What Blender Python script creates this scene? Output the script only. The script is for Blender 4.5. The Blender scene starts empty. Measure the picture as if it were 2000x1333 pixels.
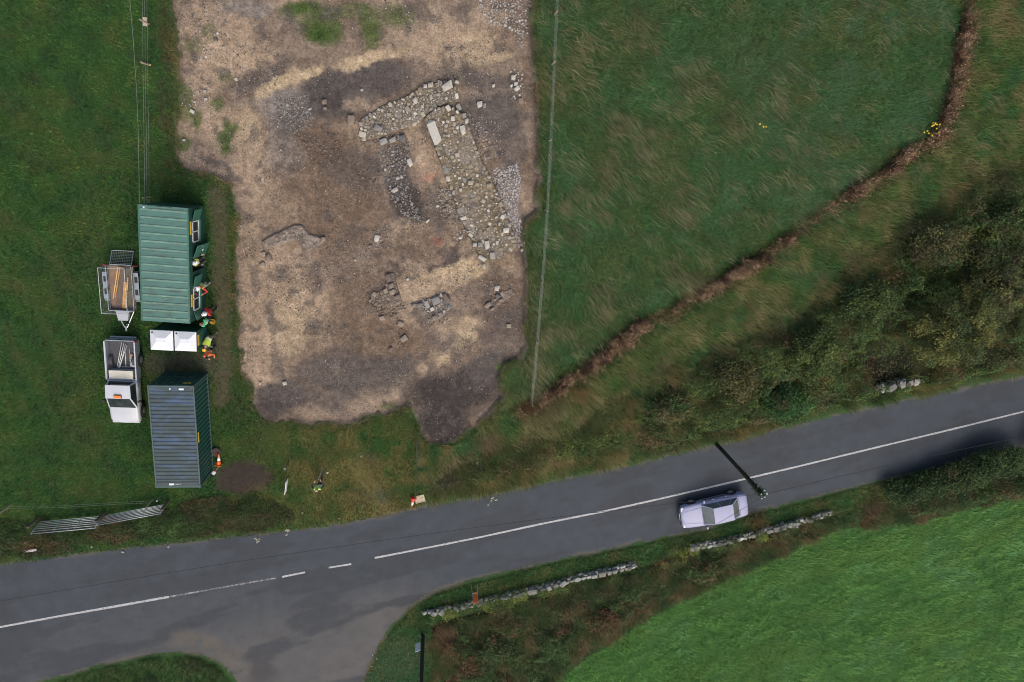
import bpy, bmesh, math, random
import numpy as np
from mathutils import Vector, Matrix

random.seed(7); rng = np.random.default_rng(7)
SC = bpy.context.scene
COL = SC.collection
R = math.radians

# ------------------------------------------------------------------ camera
F, CX, CY, CAMH = 1363.18, 1000.0, 666.5, 40.743
nv = np.array([-145.747, -340.963, F]); nv /= np.linalg.norm(nv)     # straight down, in camera axes
exv = np.array([1.0, 0, 0]) - nv * nv[0]; exv /= np.linalg.norm(exv)
eyv = np.cross(nv, exv)
def W(v): v = np.array(v, float); return Vector((float(v @ exv), float(-(v @ eyv)), float(-(v @ nv))))
cam = bpy.data.cameras.new('camera'); camo = bpy.data.objects.new('camera', cam); COL.objects.link(camo)
r_, u_, b_ = W((1, 0, 0)), W((0, -1, 0)), W((0, 0, -1))
camo.matrix_world = Matrix(((r_.x, u_.x, b_.x, 0), (r_.y, u_.y, b_.y, 0), (r_.z, u_.z, b_.z, CAMH), (0, 0, 0, 1)))
cam.sensor_fit = 'HORIZONTAL'; cam.angle = 2 * math.atan(CX / F); cam.clip_end = 2000; cam.clip_start = .5
SC.camera = camo
SC.cycles.filter_width = 1.0

# ------------------------------------------------------------------ light
SUN_EL, SUN_AZ = 52.0, -75.0          # azimuth: direction towards the sun, degrees from +x
wd = bpy.data.worlds.new('World'); SC.world = wd; wd.use_nodes = True
nt = wd.node_tree; nt.nodes.clear()
sky = nt.nodes.new('ShaderNodeTexSky'); sky.sky_type = 'NISHITA'; sky.sun_disc = False
sky.sun_elevation = R(SUN_EL); sky.sun_rotation = R(90 - SUN_AZ)
sky.air_density = 1.0; sky.dust_density = 6.0; sky.ozone_density = 1.0
bg = nt.nodes.new('ShaderNodeBackground'); bg.inputs[1].default_value = 0.15
wo = nt.nodes.new('ShaderNodeOutputWorld')
nt.links.new(sky.outputs[0], bg.inputs[0]); nt.links.new(bg.outputs[0], wo.inputs[0])
sun = bpy.data.lights.new('sun', 'SUN'); sun.energy = 0.8; sun.angle = R(55); sun.color = (1, .97, .93)
suno = bpy.data.objects.new('sun', sun); COL.objects.link(suno)
sd = Vector((math.cos(R(SUN_EL)) * math.cos(R(SUN_AZ)), math.cos(R(SUN_EL)) * math.sin(R(SUN_AZ)), math.sin(R(SUN_EL))))
suno.rotation_euler = sd.to_track_quat('Z', 'Y').to_euler(); suno.location = (0, 0, 60)
SC.view_settings.view_transform = 'Standard'; SC.view_settings.look = 'None'
SC.view_settings.gamma = 1; SC.view_settings.exposure = 0.35; SC.view_settings.use_curve_mapping = False

# ------------------------------------------------------------------ pixel <-> world
def P(px, py, z=0.0):
    d = np.array([px - CX, py - CY, F]); t = (CAMH - z) / (d @ nv)
    return Vector((float(d @ exv * t), float(-(d @ eyv) * t), z))
def Pn(pts, z=0.0): return np.array([P(a, b, z)[:2] for a, b in pts])
def pix(x, y, z=0.0):
    x, y = np.asarray(x), np.asarray(y)
    v = x[:, None] * exv - y[:, None] * eyv + (CAMH - z) * nv
    return F * v[:, 0] / v[:, 2] + CX, F * v[:, 1] / v[:, 2] + CY

# ------------------------------------------------------------------ numeric helpers
def _hash(ix, iy, seed):
    h = (ix.astype(np.int64) * 374761393 + iy.astype(np.int64) * 668265263 + seed * 144269504) & 0xffffffff
    h = ((h ^ (h >> 13)) * 1274126177) & 0xffffffff
    return ((h ^ (h >> 16)) & 0xffff) / 65535.0
def vn(x, y, s, seed=0):
    x = np.asarray(x) / s; y = np.asarray(y) / s
    ix, iy = np.floor(x), np.floor(y); fx, fy = x - ix, y - iy
    fx = fx * fx * (3 - 2 * fx); fy = fy * fy * (3 - 2 * fy)
    a = _hash(ix, iy, seed); b = _hash(ix + 1, iy, seed); c = _hash(ix, iy + 1, seed); d = _hash(ix + 1, iy + 1, seed)
    return (a * (1 - fx) + b * fx) * (1 - fy) + (c * (1 - fx) + d * fx) * fy
def fbm(x, y, s, seed=0, o=4):
    t, a, n = 0, 1.0, 0
    for k in range(o):
        t = t + a * vn(x, y, s / 2 ** k, seed + 17 * k); n += a; a *= .55
    return t / n
def sst(a, b, v):
    t = np.clip((v - a) / (b - a), 0, 1); return t * t * (3 - 2 * t)
def segdist(x, y, poly, closed):
    n = len(poly); best = np.full(np.shape(x), 1e9)
    for i in range(n if closed else n - 1):
        a, b = poly[i], poly[(i + 1) % n]; d = b - a; L = max(d @ d, 1e-9)
        t = np.clip(((x - a[0]) * d[0] + (y - a[1]) * d[1]) / L, 0, 1)
        best = np.minimum(best, (x - a[0] - t * d[0]) ** 2 + (y - a[1] - t * d[1]) ** 2)
    return np.sqrt(best)
def sdf(x, y, poly, dist=True):
    x = np.asarray(x, float); y = np.asarray(y, float)
    ins = np.zeros(np.shape(x), bool); n = len(poly)
    for i in range(n):
        a, b = poly[i], poly[(i + 1) % n]
        c = (a[1] > y) != (b[1] > y)
        xi = (b[0] - a[0]) / ((b[1] - a[1]) or 1e-9) * (y - a[1]) + a[0]
        ins ^= c & (x < xi)
    if not dist: return np.where(ins, -1., 1.)
    d = segdist(x, y, poly, True)
    return np.where(ins, -d, d)
def mixc(a, b, t): return a * (1 - t[:, None]) + np.asarray(b) * t[:, None]

# ------------------------------------------------------------------ materials
def nodes(name):
    m = bpy.data.materials.new(name); m.use_nodes = True
    t = m.node_tree; return m, t, t.nodes['Principled BSDF']
def N(t, k, **kw):
    n = t.nodes.new(k)
    for a, b in kw.items(): setattr(n, a, b)
    return n
def mixnode(t, fac, a, b, blend='MIX'):
    m = N(t, 'ShaderNodeMix', data_type='RGBA', blend_type=blend)
    for sock, v in ((m.inputs[0], fac), (m.inputs[6], a), (m.inputs[7], b)):
        if hasattr(v, 'links'): t.links.new(v, sock)
        elif isinstance(v, (int, float)): sock.default_value = v
        else: sock.default_value = (*v, 1)
    return m.outputs[2]
def noise(t, scale, detail=4, rough=.6, vec=None, dist=0):
    n = N(t, 'ShaderNodeTexNoise'); n.inputs['Scale'].default_value = scale; n.inputs['Detail'].default_value = detail
    n.inputs['Roughness'].default_value = rough; n.inputs['Distortion'].default_value = dist
    if vec is None:
        tc = N(t, 'ShaderNodeTexCoord'); vec = tc.outputs['Object']
    t.links.new(vec, n.inputs['Vector']); return n.outputs['Fac']
def ramp(t, fac, stops):
    r = N(t, 'ShaderNodeValToRGB'); t.links.new(fac, r.inputs[0]); e = r.color_ramp.elements
    while len(e) < len(stops): e.new(.5)
    for k, (p, c) in enumerate(stops):
        e[k].position = p; e[k].color = (*c, 1) if not isinstance(c, (int, float)) else (c, c, c, 1)
    return r.outputs[0]
def bump(t, b, h, strength=.3, dist=.02):
    n = N(t, 'ShaderNodeBump'); n.inputs['Strength'].default_value = strength; n.inputs['Distance'].default_value = dist
    t.links.new(h, n.inputs['Height']); t.links.new(n.outputs[0], b.inputs['Normal'])
_mats = {}
def mat(name, col, rough=.6, var=.18, scale=6., metal=0., bmp=0., coat=0., dirt=None):
    if name in _mats: return _mats[name]
    m, t, b = nodes(name)
    f = noise(t, scale)
    c = mixnode(t, ramp(t, f, [(.3, 0.), (.7, 1.)]), [v * (1 - var) for v in col], [min(1, v * (1 + var)) for v in col])
    if dirt:
        c = mixnode(t, ramp(t, noise(t, scale * .45, 6, .7), [(.5, 0.), (.68, dirt[1])]), c, dirt[0])
    t.links.new(c, b.inputs['Base Color'])
    b.inputs['Roughness'].default_value = rough; b.inputs['Metallic'].default_value = metal
    if coat: b.inputs['Coat Weight'].default_value = coat; b.inputs['Coat Roughness'].default_value = .08
    if bmp: bump(t, b, noise(t, scale * 4), bmp)
    _mats[name] = m; return m
def attr_mat(name, rough=.85, var=.25, scale=9., bmp=0., bdist=.02, spec=.3, fine=None, bscale=None):
    m, t, b = nodes(name)
    a = N(t, 'ShaderNodeAttribute', attribute_name='Col')
    f = ramp(t, noise(t, scale, 6, .65), [(.28, 1 - var), (.72, 1 + var)])
    c = mixnode(t, 1.0, a.outputs['Color'], f, 'MULTIPLY')
    if fine:
        f2 = ramp(t, noise(t, fine[0], 3, .6), [(.3, 1 - fine[1]), (.7, 1 + fine[1])])
        c = mixnode(t, 1.0, c, f2, 'MULTIPLY')
    t.links.new(c, b.inputs['Base Color']); b.inputs['Roughness'].default_value = rough
    b.inputs['Specular IOR Level'].default_value = spec
    if bmp: bump(t, b, noise(t, bscale or scale * 3, 6, .7), bmp, bdist)
    _mats[name] = m; return m
def leaf_mat(name, transl=.25):
    m, t, b = nodes(name)
    a = N(t, 'ShaderNodeAttribute', attribute_name='Col')
    t.links.new(a.outputs['Color'], b.inputs['Base Color']); b.inputs['Roughness'].default_value = .7
    b.inputs['Specular IOR Level'].default_value = .25
    tr = N(t, 'ShaderNodeBsdfTranslucent'); t.links.new(a.outputs['Color'], tr.inputs[0])
    ms = N(t, 'ShaderNodeMixShader'); ms.inputs[0].default_value = transl
    t.links.new(b.outputs[0], ms.inputs[1]); t.links.new(tr.outputs[0], ms.inputs[2])
    t.links.new(ms.outputs[0], t.nodes['Material Output'].inputs[0])
    _mats[name] = m; return m
def stone_mat(name, stops, lichen=None):
    m, t, b = nodes(name)
    oi = N(t, 'ShaderNodeObjectInfo')
    c = ramp(t, oi.outputs['Random'], stops)
    f = ramp(t, noise(t, 7, 6, .7), [(.25, .62), (.75, 1.3)])
    c = mixnode(t, 1.0, c, f, 'MULTIPLY')
    if lichen: c = mixnode(t, ramp(t, noise(t, 4.3, 5, .7), [(.52, 0.), (.6, .85)]), c, lichen)
    t.links.new(c, b.inputs['Base Color']); b.inputs['Roughness'].default_value = .9
    bump(t, b, noise(t, 22, 6, .7), .5, .02)
    _mats[name] = m; return m

GRASS = leaf_mat('grass_blade', .3); LEAF = leaf_mat('leaf', .25)
SOIL = attr_mat('soil', .95, .30, 3., 1., .05, .2, (10., .34), 9)
GROUND = attr_mat('turf_earth', .95, .35, 6., .6, .03, .15, (30., .3))
STONE_OCHRE = stone_mat('stone_ochre', [(0, (.20, .16, .105)), (.3, (.28, .24, .17)), (.5, (.20, .19, .175)), (.75, (.36, .325, .255)), (.9, (.45, .42, .35)), (1, (.52, .49, .43))])
STONE_GREY = stone_mat('stone_grey', [(0, (.09, .085, .08)), (.4, (.17, .16, .15)), (.75, (.26, .245, .225)), (1, (.40, .38, .34))])
STONE_PALE = stone_mat('stone_pale', [(0, (.30, .28, .24)), (.5, (.40, .375, .32)), (1, (.48, .455, .40))])
STONE_BROWN = stone_mat('stone_brown', [(0, (.13, .10, .08)), (.5, (.20, .155, .12)), (1, (.26, .215, .17))])
STONE_WALL = stone_mat('stone_lichen', [(0, (.16, .155, .14)), (.5, (.27, .265, .25)), (1, (.42, .415, .40))], (.10, .105, .03))
BRIGHTSTUFF = attr_mat('rubble_stone', .9, .2, 12., .3)

# ------------------------------------------------------------------ object helpers
def link(o, parent=None):
    COL.objects.link(o)
    if parent is not None: o.parent = parent
    return o
def tag(o, label=None, cat=None, group=None, kind=None):
    if label: o['label'] = label
    if cat: o['category'] = cat
    if group: o['group'] = group
    if kind: o['kind'] = kind
    return o
def thing(name, loc, rz, label, cat, group=None):
    o = bpy.data.objects.new(name, None); o.empty_display_size = .2; link(o)
    o.location = loc; o.rotation_euler = (0, 0, rz); return tag(o, label, cat, group)
class MB:
    def __init__(s): s.v = []; s.f = []
    def add(s, vs, fs):
        n = len(s.v); s.v += [tuple(p) for p in vs]; s.f += [tuple(i + n for i in f) for f in fs]; return s
    def box(s, c, d, rot=None, taper=1.0):
        vs = []
        for sx, sy, sz in ((-1, -1, -1), (1, -1, -1), (1, 1, -1), (-1, 1, -1), (-1, -1, 1), (1, -1, 1), (1, 1, 1), (-1, 1, 1)):
            k = taper if sz > 0 else 1
            p = Vector((sx * d[0] / 2 * k, sy * d[1] / 2 * k, sz * d[2] / 2))
            if rot is not None: p = rot @ p
            vs.append(p + Vector(c))
        return s.add(vs, [(0, 3, 2, 1), (4, 5, 6, 7), (0, 1, 5, 4), (1, 2, 6, 5), (2, 3, 7, 6), (3, 0, 4, 7)])
    def b2(s, x0, x1, y0, y1, z0, z1): return s.box(((x0 + x1) / 2, (y0 + y1) / 2, (z0 + z1) / 2), (abs(x1 - x0), abs(y1 - y0), abs(z1 - z0)))
    def tube(s, pts, rad, n=8, cap=True):
        pts = [Vector(p) for p in pts]
        if not isinstance(rad, (list, tuple)): rad = [rad] * len(pts)
        rings = []; ref = None
        for i, p in enumerate(pts):
            d = (pts[min(i + 1, len(pts) - 1)] - pts[max(i - 1, 0)]).normalized()
            if ref is None: ref = d.orthogonal().normalized()
            u = (ref - d * ref.dot(d)).normalized(); ref = u; w = d.cross(u)
            rings.append([p + (u * math.cos(2 * math.pi * k / n) + w * math.sin(2 * math.pi * k / n)) * rad[i] for k in range(n)])
        vs = [p for r in rings for p in r]; fs = []
        for i in range(len(pts) - 1):
            for k in range(n):
                a, b = i * n + k, i * n + (k + 1) % n
                fs.append((a, b, b + n, a + n))
        if cap: fs += [tuple(reversed(range(n))), tuple(range(len(vs) - n, len(vs)))]
        return s.add(vs, fs)
    def lathe(s, prof, c=(0, 0, 0), n=16, axis='z'):
        vs = []; fs = []
        for r, h in prof:
            for k in range(n):
                a = 2 * math.pi * k / n; x, y = r * math.cos(a), r * math.sin(a)
                p = (x, y, h) if axis == 'z' else ((x, h, y) if axis == 'y' else (h, x, y))
                vs.append(Vector(p) + Vector(c))
        for i in range(len(prof) - 1):
            for k in range(n):
                a, b = i * n + k, i * n + (k + 1) % n; fs.append((a, b, b + n, a + n))
        fs += [tuple(reversed(range(n))), tuple(range(len(vs) - n, len(vs)))]
        return s.add(vs, fs)
    def corr(s, o, u, v, nrm, L, Wd, waves, depth):
        o, u, v, nrm = Vector(o), Vector(u), Vector(v), Vector(nrm); prof = []
        p = L / waves
        for k in range(waves):
            x = k * p
            prof += [(x, 0), (x + .30 * p, 0), (x + .5 * p, depth), (x + .8 * p, depth)]
        prof.append((L, 0))
        a = [o + u * x + nrm * d for x, d in prof]; b = [q + v * Wd for q in a]; m = len(a)
        return s.add(a + b, [(i, i + 1, m + i + 1, m + i) for i in range(m - 1)])
    def loft(s, rings, cap=True):
        n = len(rings[0]); vs = [p for r in rings for p in r]; fs = []
        for i in range(len(rings) - 1):
            for k in range(n):
                a, b = i * n + k, i * n + (k + 1) % n; fs.append((a, b, b + n, a + n))
        if cap: fs += [tuple(reversed(range(n))), tuple(range(len(vs) - n, len(vs)))]
        return s.add(vs, fs)
    def build(s, name, m, parent=None, smooth=False, bevel=0, loc=None, rot=None):
        me = bpy.data.meshes.new(name); me.from_pydata([tuple(p) for p in s.v], [], s.f)
        bm = bmesh.new(); bm.from_mesh(me); bmesh.ops.recalc_face_normals(bm, faces=bm.faces); bm.to_mesh(me); bm.free()
        if smooth:
            for p in me.polygons: p.use_smooth = True
        me.materials.append(m); o = bpy.data.objects.new(name, me); link(o, parent)
        if loc is not None: o.location = loc
        if rot is not None: o.rotation_euler = rot
        if bevel:
            b = o.modifiers.new('bevel', 'BEVEL'); b.width = bevel; b.segments = 2; b.limit_method = 'ANGLE'; b.angle_limit = R(40)
        return o
def bx(name, m, parent, *a, bevel=0): return MB().b2(*a).build(name, m, parent, bevel=bevel)
def np_mesh(name, V, tris, m, col=None, parent=None, kind=None, quads=False, smooth=False):
    k = 4 if quads else 3; me = bpy.data.meshes.new(name); nf = len(tris)
    me.vertices.add(len(V)); me.vertices.foreach_set('co', np.ascontiguousarray(V, np.float32).ravel())
    me.loops.add(nf * k); me.loops.foreach_set('vertex_index', np.ascontiguousarray(tris, np.int32).ravel())
    me.polygons.add(nf); me.polygons.foreach_set('loop_start', np.arange(nf, dtype=np.int32) * k)
    me.update(calc_edges=True)
    if smooth: me.polygons.foreach_set('use_smooth', np.ones(nf, bool))
    if col is not None:
        at = me.color_attributes.new('Col', 'FLOAT_COLOR', 'POINT')
        c = np.ones((len(V), 4), np.float32); c[:, :3] = col; at.data.foreach_set('color', c.ravel())
    me.materials.append(m); o = bpy.data.objects.new(name, me); link(o, parent)
    if kind: o['kind'] = kind
    return o
def copy_tree(o, parent=None):
    c = o.copy(); link(c, parent)
    for ch in list(o.children): copy_tree(ch, c)
    return c

# ================================================================== zones (outlines traced on the ground)
TRENCH = Pn([(340, -90), (342, -40), (346, 60), (352, 150), (347, 250), (341, 300), (362, 330), (410, 340), (452, 362), (464, 420), (460, 520), (462, 600),
    (468, 680), (472, 732), (490, 755), (495, 790), (522, 820), (600, 828), (680, 828), (760, 806), (800, 792), (818, 830), (832, 866), (872, 868),
    (930, 836), (962, 800), (985, 775), (975, 745), (985, 715), (1020, 700), (1032, 680), (1026, 640), (1030, 560), (1024, 470), (1028, 432), (1054, 410), (1056, 350),
    (1052, 250), (1049, 150), (1042, 60), (1034, -40), (1032, -90)])
ROAD = Pn([(-160, 1124), (0, 1103), (130, 1085), (260, 1070), (420, 1052), (560, 1038), (640, 1027), (760, 1005), (830, 990), (960, 968), (1100, 935), (1250, 905),
    (1400, 870), (1500, 845), (1640, 810), (1760, 785), (1860, 763), (2000, 735), (2160, 703), (2160, 838), (2000, 872), (1850, 907), (1700, 942), (1560, 977),
    (1465, 1002), (1380, 1032), (1300, 1047), (1200, 1070), (1100, 1092), (1000, 1114), (900, 1137), (850, 1154), (800, 1186), (765, 1221), (740, 1260), (720, 1300),
    (705, 1340), (690, 1450), (478, 1450), (472, 1350), (455, 1318), (430, 1292), (390, 1277), (340, 1273), (280, 1280), (200, 1297), (130, 1317), (60, 1337), (-160, 1390)])
DITCH = Pn([(1900, -60), (1888, 60), (1868, 150), (1850, 225), (1822, 272), (1770, 305), (1710, 352), (1640, 392), (1560, 452), (1480, 502), (1400, 557), (1320, 602),
    (1250, 642), (1180, 692), (1120, 737), (1060, 787), (1010, 806)])
SCRUB = Pn([(850, 935), (940, 880), (1060, 850), (1180, 790), (1300, 715), (1420, 660), (1560, 600), (1660, 520), (1760, 440), (1880, 350), (2080, 280), (2150, 560), (2100, 700),
    (1960, 728), (1850, 752), (1760, 770), (1640, 796), (1500, 834), (1400, 860), (1250, 895), (1100, 925), (960, 957), (840, 975)])
SOUTH = Pn([(835, 1225), (930, 1190), (1060, 1160), (1230, 1110), (1400, 1075), (1530, 1035), (1640, 998), (1760, 960), (1880, 925), (2090, 885), (2090, 955), (1990, 966), (1900, 985),
    (1800, 1012), (1720, 1022), (1640, 1025), (1560, 1062), (1450, 1112), (1330, 1165), (1240, 1215), (1130, 1290), (1040, 1360), (1000, 1420), (850, 1420)])
FIELD = Pn([(2150, 950), (1990, 972), (1900, 990), (1800, 1017), (1720, 1030), (1640, 1032), (1560, 1068), (1450, 1118), (1330, 1172), (1240, 1222), (1130, 1296), (1040, 1366), (1000, 1460), (2200, 1500)])
MEADOW = Pn([(1038, -90), (1046, 60), (1054, 250), (1060, 350), (1058, 412), (1030, 436), (1028, 475), (1034, 560), (1030, 640), (1036, 690), (1010, 720), (985, 760), (1010, 800),
    (1060, 787), (1120, 737), (1180, 692), (1250, 642), (1320, 602), (1400, 557), (1480, 502), (1560, 452), (1640, 392), (1710, 352), (1770, 305), (1822, 272), (1850, 225), (1868, 150), (1888, 60), (1900, -90)])
EASTGRASS = Pn([(1900, -90), (1888, 60), (1868, 150), (1850, 225), (1822, 272), (1770, 305), (1710, 352), (1640, 392), (1560, 452), (1480, 502), (1400, 557), (1320, 602),
    (1250, 642), (1180, 692), (1120, 737), (1060, 787), (960, 805), (930, 840), (875, 872), (830, 960), (840, 980), (1250, 900), (1400, 800), (1660, 560), (1800, 440), (2150, 330), (2150, -90)])
PASTURE = Pn([(-200, -100), (338, -90), (341, 300), (362, 332), (452, 364), (462, 420), (458, 600), (470, 735), (493, 790), (520, 822), (600, 830), (700, 829), (800, 793), (832, 868), (825, 990), (640, 1028),
    (420, 1053), (130, 1086), (-200, 1128)])
BARE = Pn([(420, 915), (455, 905), (490, 900), (520, 912), (530, 935), (515, 955), (470, 962), (425, 955)])
def in_view(x, y, m=160):
    a, b = pix(x, y); return (a > -m) & (a < 2000 + m) & (b > -m) & (b < 1333 + m)

GX0, GY0, GS, GNX, GNY = -38.0, -46.0, .1, 900, 630
_gx, _gy = np.meshgrid(GX0 + GS * np.arange(GNX), GY0 + GS * np.arange(GNY))
def cached(f):
    T = f(_gx.ravel(), _gy.ravel()).reshape(GNY, GNX)
    def g(x, y):
        u = np.clip((np.asarray(x, float) - GX0) / GS, 0, GNX - 1.001); v = np.clip((np.asarray(y, float) - GY0) / GS, 0, GNY - 1.001)
        i, j = u.astype(int), v.astype(int); a, b = u - i, v - j
        return (T[j, i] * (1 - a) + T[j, i + 1] * a) * (1 - b) + (T[j + 1, i] * (1 - a) + T[j + 1, i + 1] * a) * b
    return g
dTR = cached(lambda x, y: sdf(x, y, TRENCH)); dRO = cached(lambda x, y: sdf(x, y, ROAD)); dDI = cached(lambda x, y: segdist(x, y, DITCH, False)); dBA = cached(lambda x, y: sdf(x, y, BARE))
def base_z(x, y):
    x = np.asarray(x, float); y = np.asarray(y, float)
    z = .10 * (fbm(x, y, 8, 3, 3) - .5)
    z = z - .42 * np.exp(-(dDI(x, y) / .55) ** 2)
    r = dRO(x, y)
    z = z * sst(.0, 2.0, r) + .05 * sst(0, .6, r)
    z = z + .10 * sst(1.2, -.2, dBA(x, y)) * fbm(x, y, .6, 9, 3)
    return z
def soil_z(x, y):
    d = dTR(x, y)
    z = -.07 - .15 * sst(1.5, 4.0, x) + .09 * (fbm(x, y, 3.0, 21, 5) - .5) + .035 * (fbm(x, y, .35, 22, 3) - .5)
    rim = base_z(x, y) - .03
    return z + (rim - z) * sst(-.22, .0, d)
_gzc = cached(lambda x, y: np.where(dRO(x, y) < 0, .0, np.where(dTR(x, y) < 0, soil_z(x, y), base_z(x, y))))
def gz(x, y):
    z = _gzc(x, y); return float(z) if np.ndim(z) == 0 else z
def G(px, py):
    p = P(px, py); p.z = gz(p.x, p.y); return p

# ================================================================== ground sheet
def grid(xs, ys):
    X, Y = np.meshgrid(xs, ys); nx, ny = len(xs), len(ys)
    i = np.arange(nx * ny).reshape(ny, nx)
    q = np.stack([i[:-1, :-1], i[:-1, 1:], i[1:, 1:], i[1:, :-1]], -1).reshape(-1, 4)
    return X.ravel(), Y.ravel(), q
xs = np.concatenate([[-600, -250, -120, -70, -45], np.arange(-36, 50.01, .2), [58, 75, 120, 250, 600]])
ys = np.concatenate([[-600, -250, -120, -70, -50], np.arange(-43, 15.01, .2), [22, 40, 70, 120, 250, 600]])
X, Y, Q = grid(xs, ys)
wx = X + 1.0 * (fbm(X, Y, .8, 31, 4) - .5); wy = Y + 1.0 * (fbm(X, Y, .8, 32, 4) - .5)
dT = np.where(np.abs(X) < 60, dTR(wx, wy), 9); dR = np.where((np.abs(X) < 60) & (np.abs(Y + 15) < 45), dRO(X, Y), 9); dD = dDI(X, Y)
Z = base_z(X, Y)
Z = np.where((np.abs(X) > 60) | (Y > 20) | (Y < -60), 0, Z)
Z = Z - .5 * sst(.02, -.25, dT); Z = Z - .12 * sst(-.22, -.5, dR)
C = np.tile(np.array([.028, .066, .018]), (len(X), 1))
n1, n2 = fbm(X, Y, 3, 41), fbm(X, Y, .8, 42)
C = mixc(C, (.048, .062, .022), sst(.45, .7, n1 * .5 + n2 * .5))
C = mixc(C, (.045, .085, .034), sst(.3, -.3, sdf(X, Y, MEADOW)) * .8)
C = mixc(C, (.040, .105, .024), sst(.3, -.3, sdf(X, Y, FIELD)))
C = mixc(C, (.030, .028, .013), sst(.5, -.4, sdf(X, Y, SCRUB)) * .9)
C = mixc(C, (.026, .026, .012), sst(.5, -.3, sdf(X, Y, SOUTH)) * .9); C = mixc(C, (.014, .012, .009), sst(.3, -.2, sdf(X, Y, Pn([(1680, 700), (1735, 665), (1780, 690), (1780, 722), (1745, 738), (1690, 748)]))) * .8)  # shade of the hollow beside the willow painted into the ground colour
C = mixc(C, (.055, .040, .022), sst(.75, .2, dD) * .7)
C = mixc(C, (.036, .028, .023), sst(.3, -.1, sdf(wx, wy, BARE)))
C = mixc(C, (.10, .085, .06), sst(.3, .05, dT) * .6); C = mixc(C, (.16, .125, .095), sst(.03, -.04, dT))
C = mixc(C, (.10, .092, .08), sst(.22, .0, dR) * (.25 + .6 * (n2 > .5)))
# worn soil: the walked strip beside the cabins and the wheel ruts
for pts, wdt, cc, st in (([(425, 380), (432, 500), (436, 600), (440, 700), (432, 780)], .55, (.075, .058, .04), .75),
                         ([(300, 712), (350, 708), (400, 712)], .7, (.07, .058, .045), .7), ([(335, 15), (330, 120), (328, 230), (330, 300)], .35, (.06, .042, .028), .5),
                         ([(720, 900), (735, 960), (760, 1005)], .6, (.075, .062, .05), .6), ([(690, 960), (720, 1000), (735, 1010)], .5, (.08, .065, .052), .6)):
    C = mixc(C, cc, sst(wdt * 1.5, wdt * .4, segdist(wx, wy, Pn(pts), False)) * st)
gpx, gpy = pix(X, Y); C = mixc(C, (.12, .10, .036), sst(450, 600, gpx) * sst(835, 800, gpx) * sst(800, 830, gpy) * (dR > .05) * (dT > .1) * (dR < 8) * sst(.35, .6, fbm(X, Y, 1.0, 45)) * .8)
ground = np_mesh('ground', np.c_[X, Y, Z], Q, GROUND, C, kind='structure', quads=True, smooth=True)

# ================================================================== excavated soil
b0, b1 = TRENCH.min(0) - .4, TRENCH.max(0) + .4
X, Y, Q = grid(np.arange(b0[0], b1[0], .08), np.arange(b0[1], b1[1], .08))
d = dTR(X, Y)
keep = (d[Q] < .45).all(1); Q = Q[keep]
use = np.unique(Q); rm = np.full(len(X), -1); rm[use] = np.arange(len(use)); Q = rm[Q]; X, Y = X[use], Y[use]
Z = soil_z(X, Y)
px_, py_ = pix(X, Y)
wxp = px_ + 34 * (fbm(X, Y, 1.3, 51, 4) - .5) + 12 * (fbm(X, Y, .3, 55, 3) - .5); wyp = py_ + 34 * (fbm(X, Y, 1.3, 52, 4) - .5) + 12 * (fbm(X, Y, .3, 56, 3) - .5)
T_, Y_, B_, D_, G_, K_, O_, M_, RD = (.30, .225, .155), (.37, .285, .18), (.128, .090, .062), (.080, .068, .061), (.165, .150, .138), (.042, .035, .032), (.27, .20, .10), (.055, .085, .022), (.34, .10, .07)
C = np.tile(np.array([.188, .143, .108]), (len(X), 1))
C = mixc(C, B_, sst(.42, .60, fbm(X, Y, 2.6, 61)) * .5); C = mixc(C, T_, sst(.48, .66, fbm(X, Y, 2.2, 62)) * .4)
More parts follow.
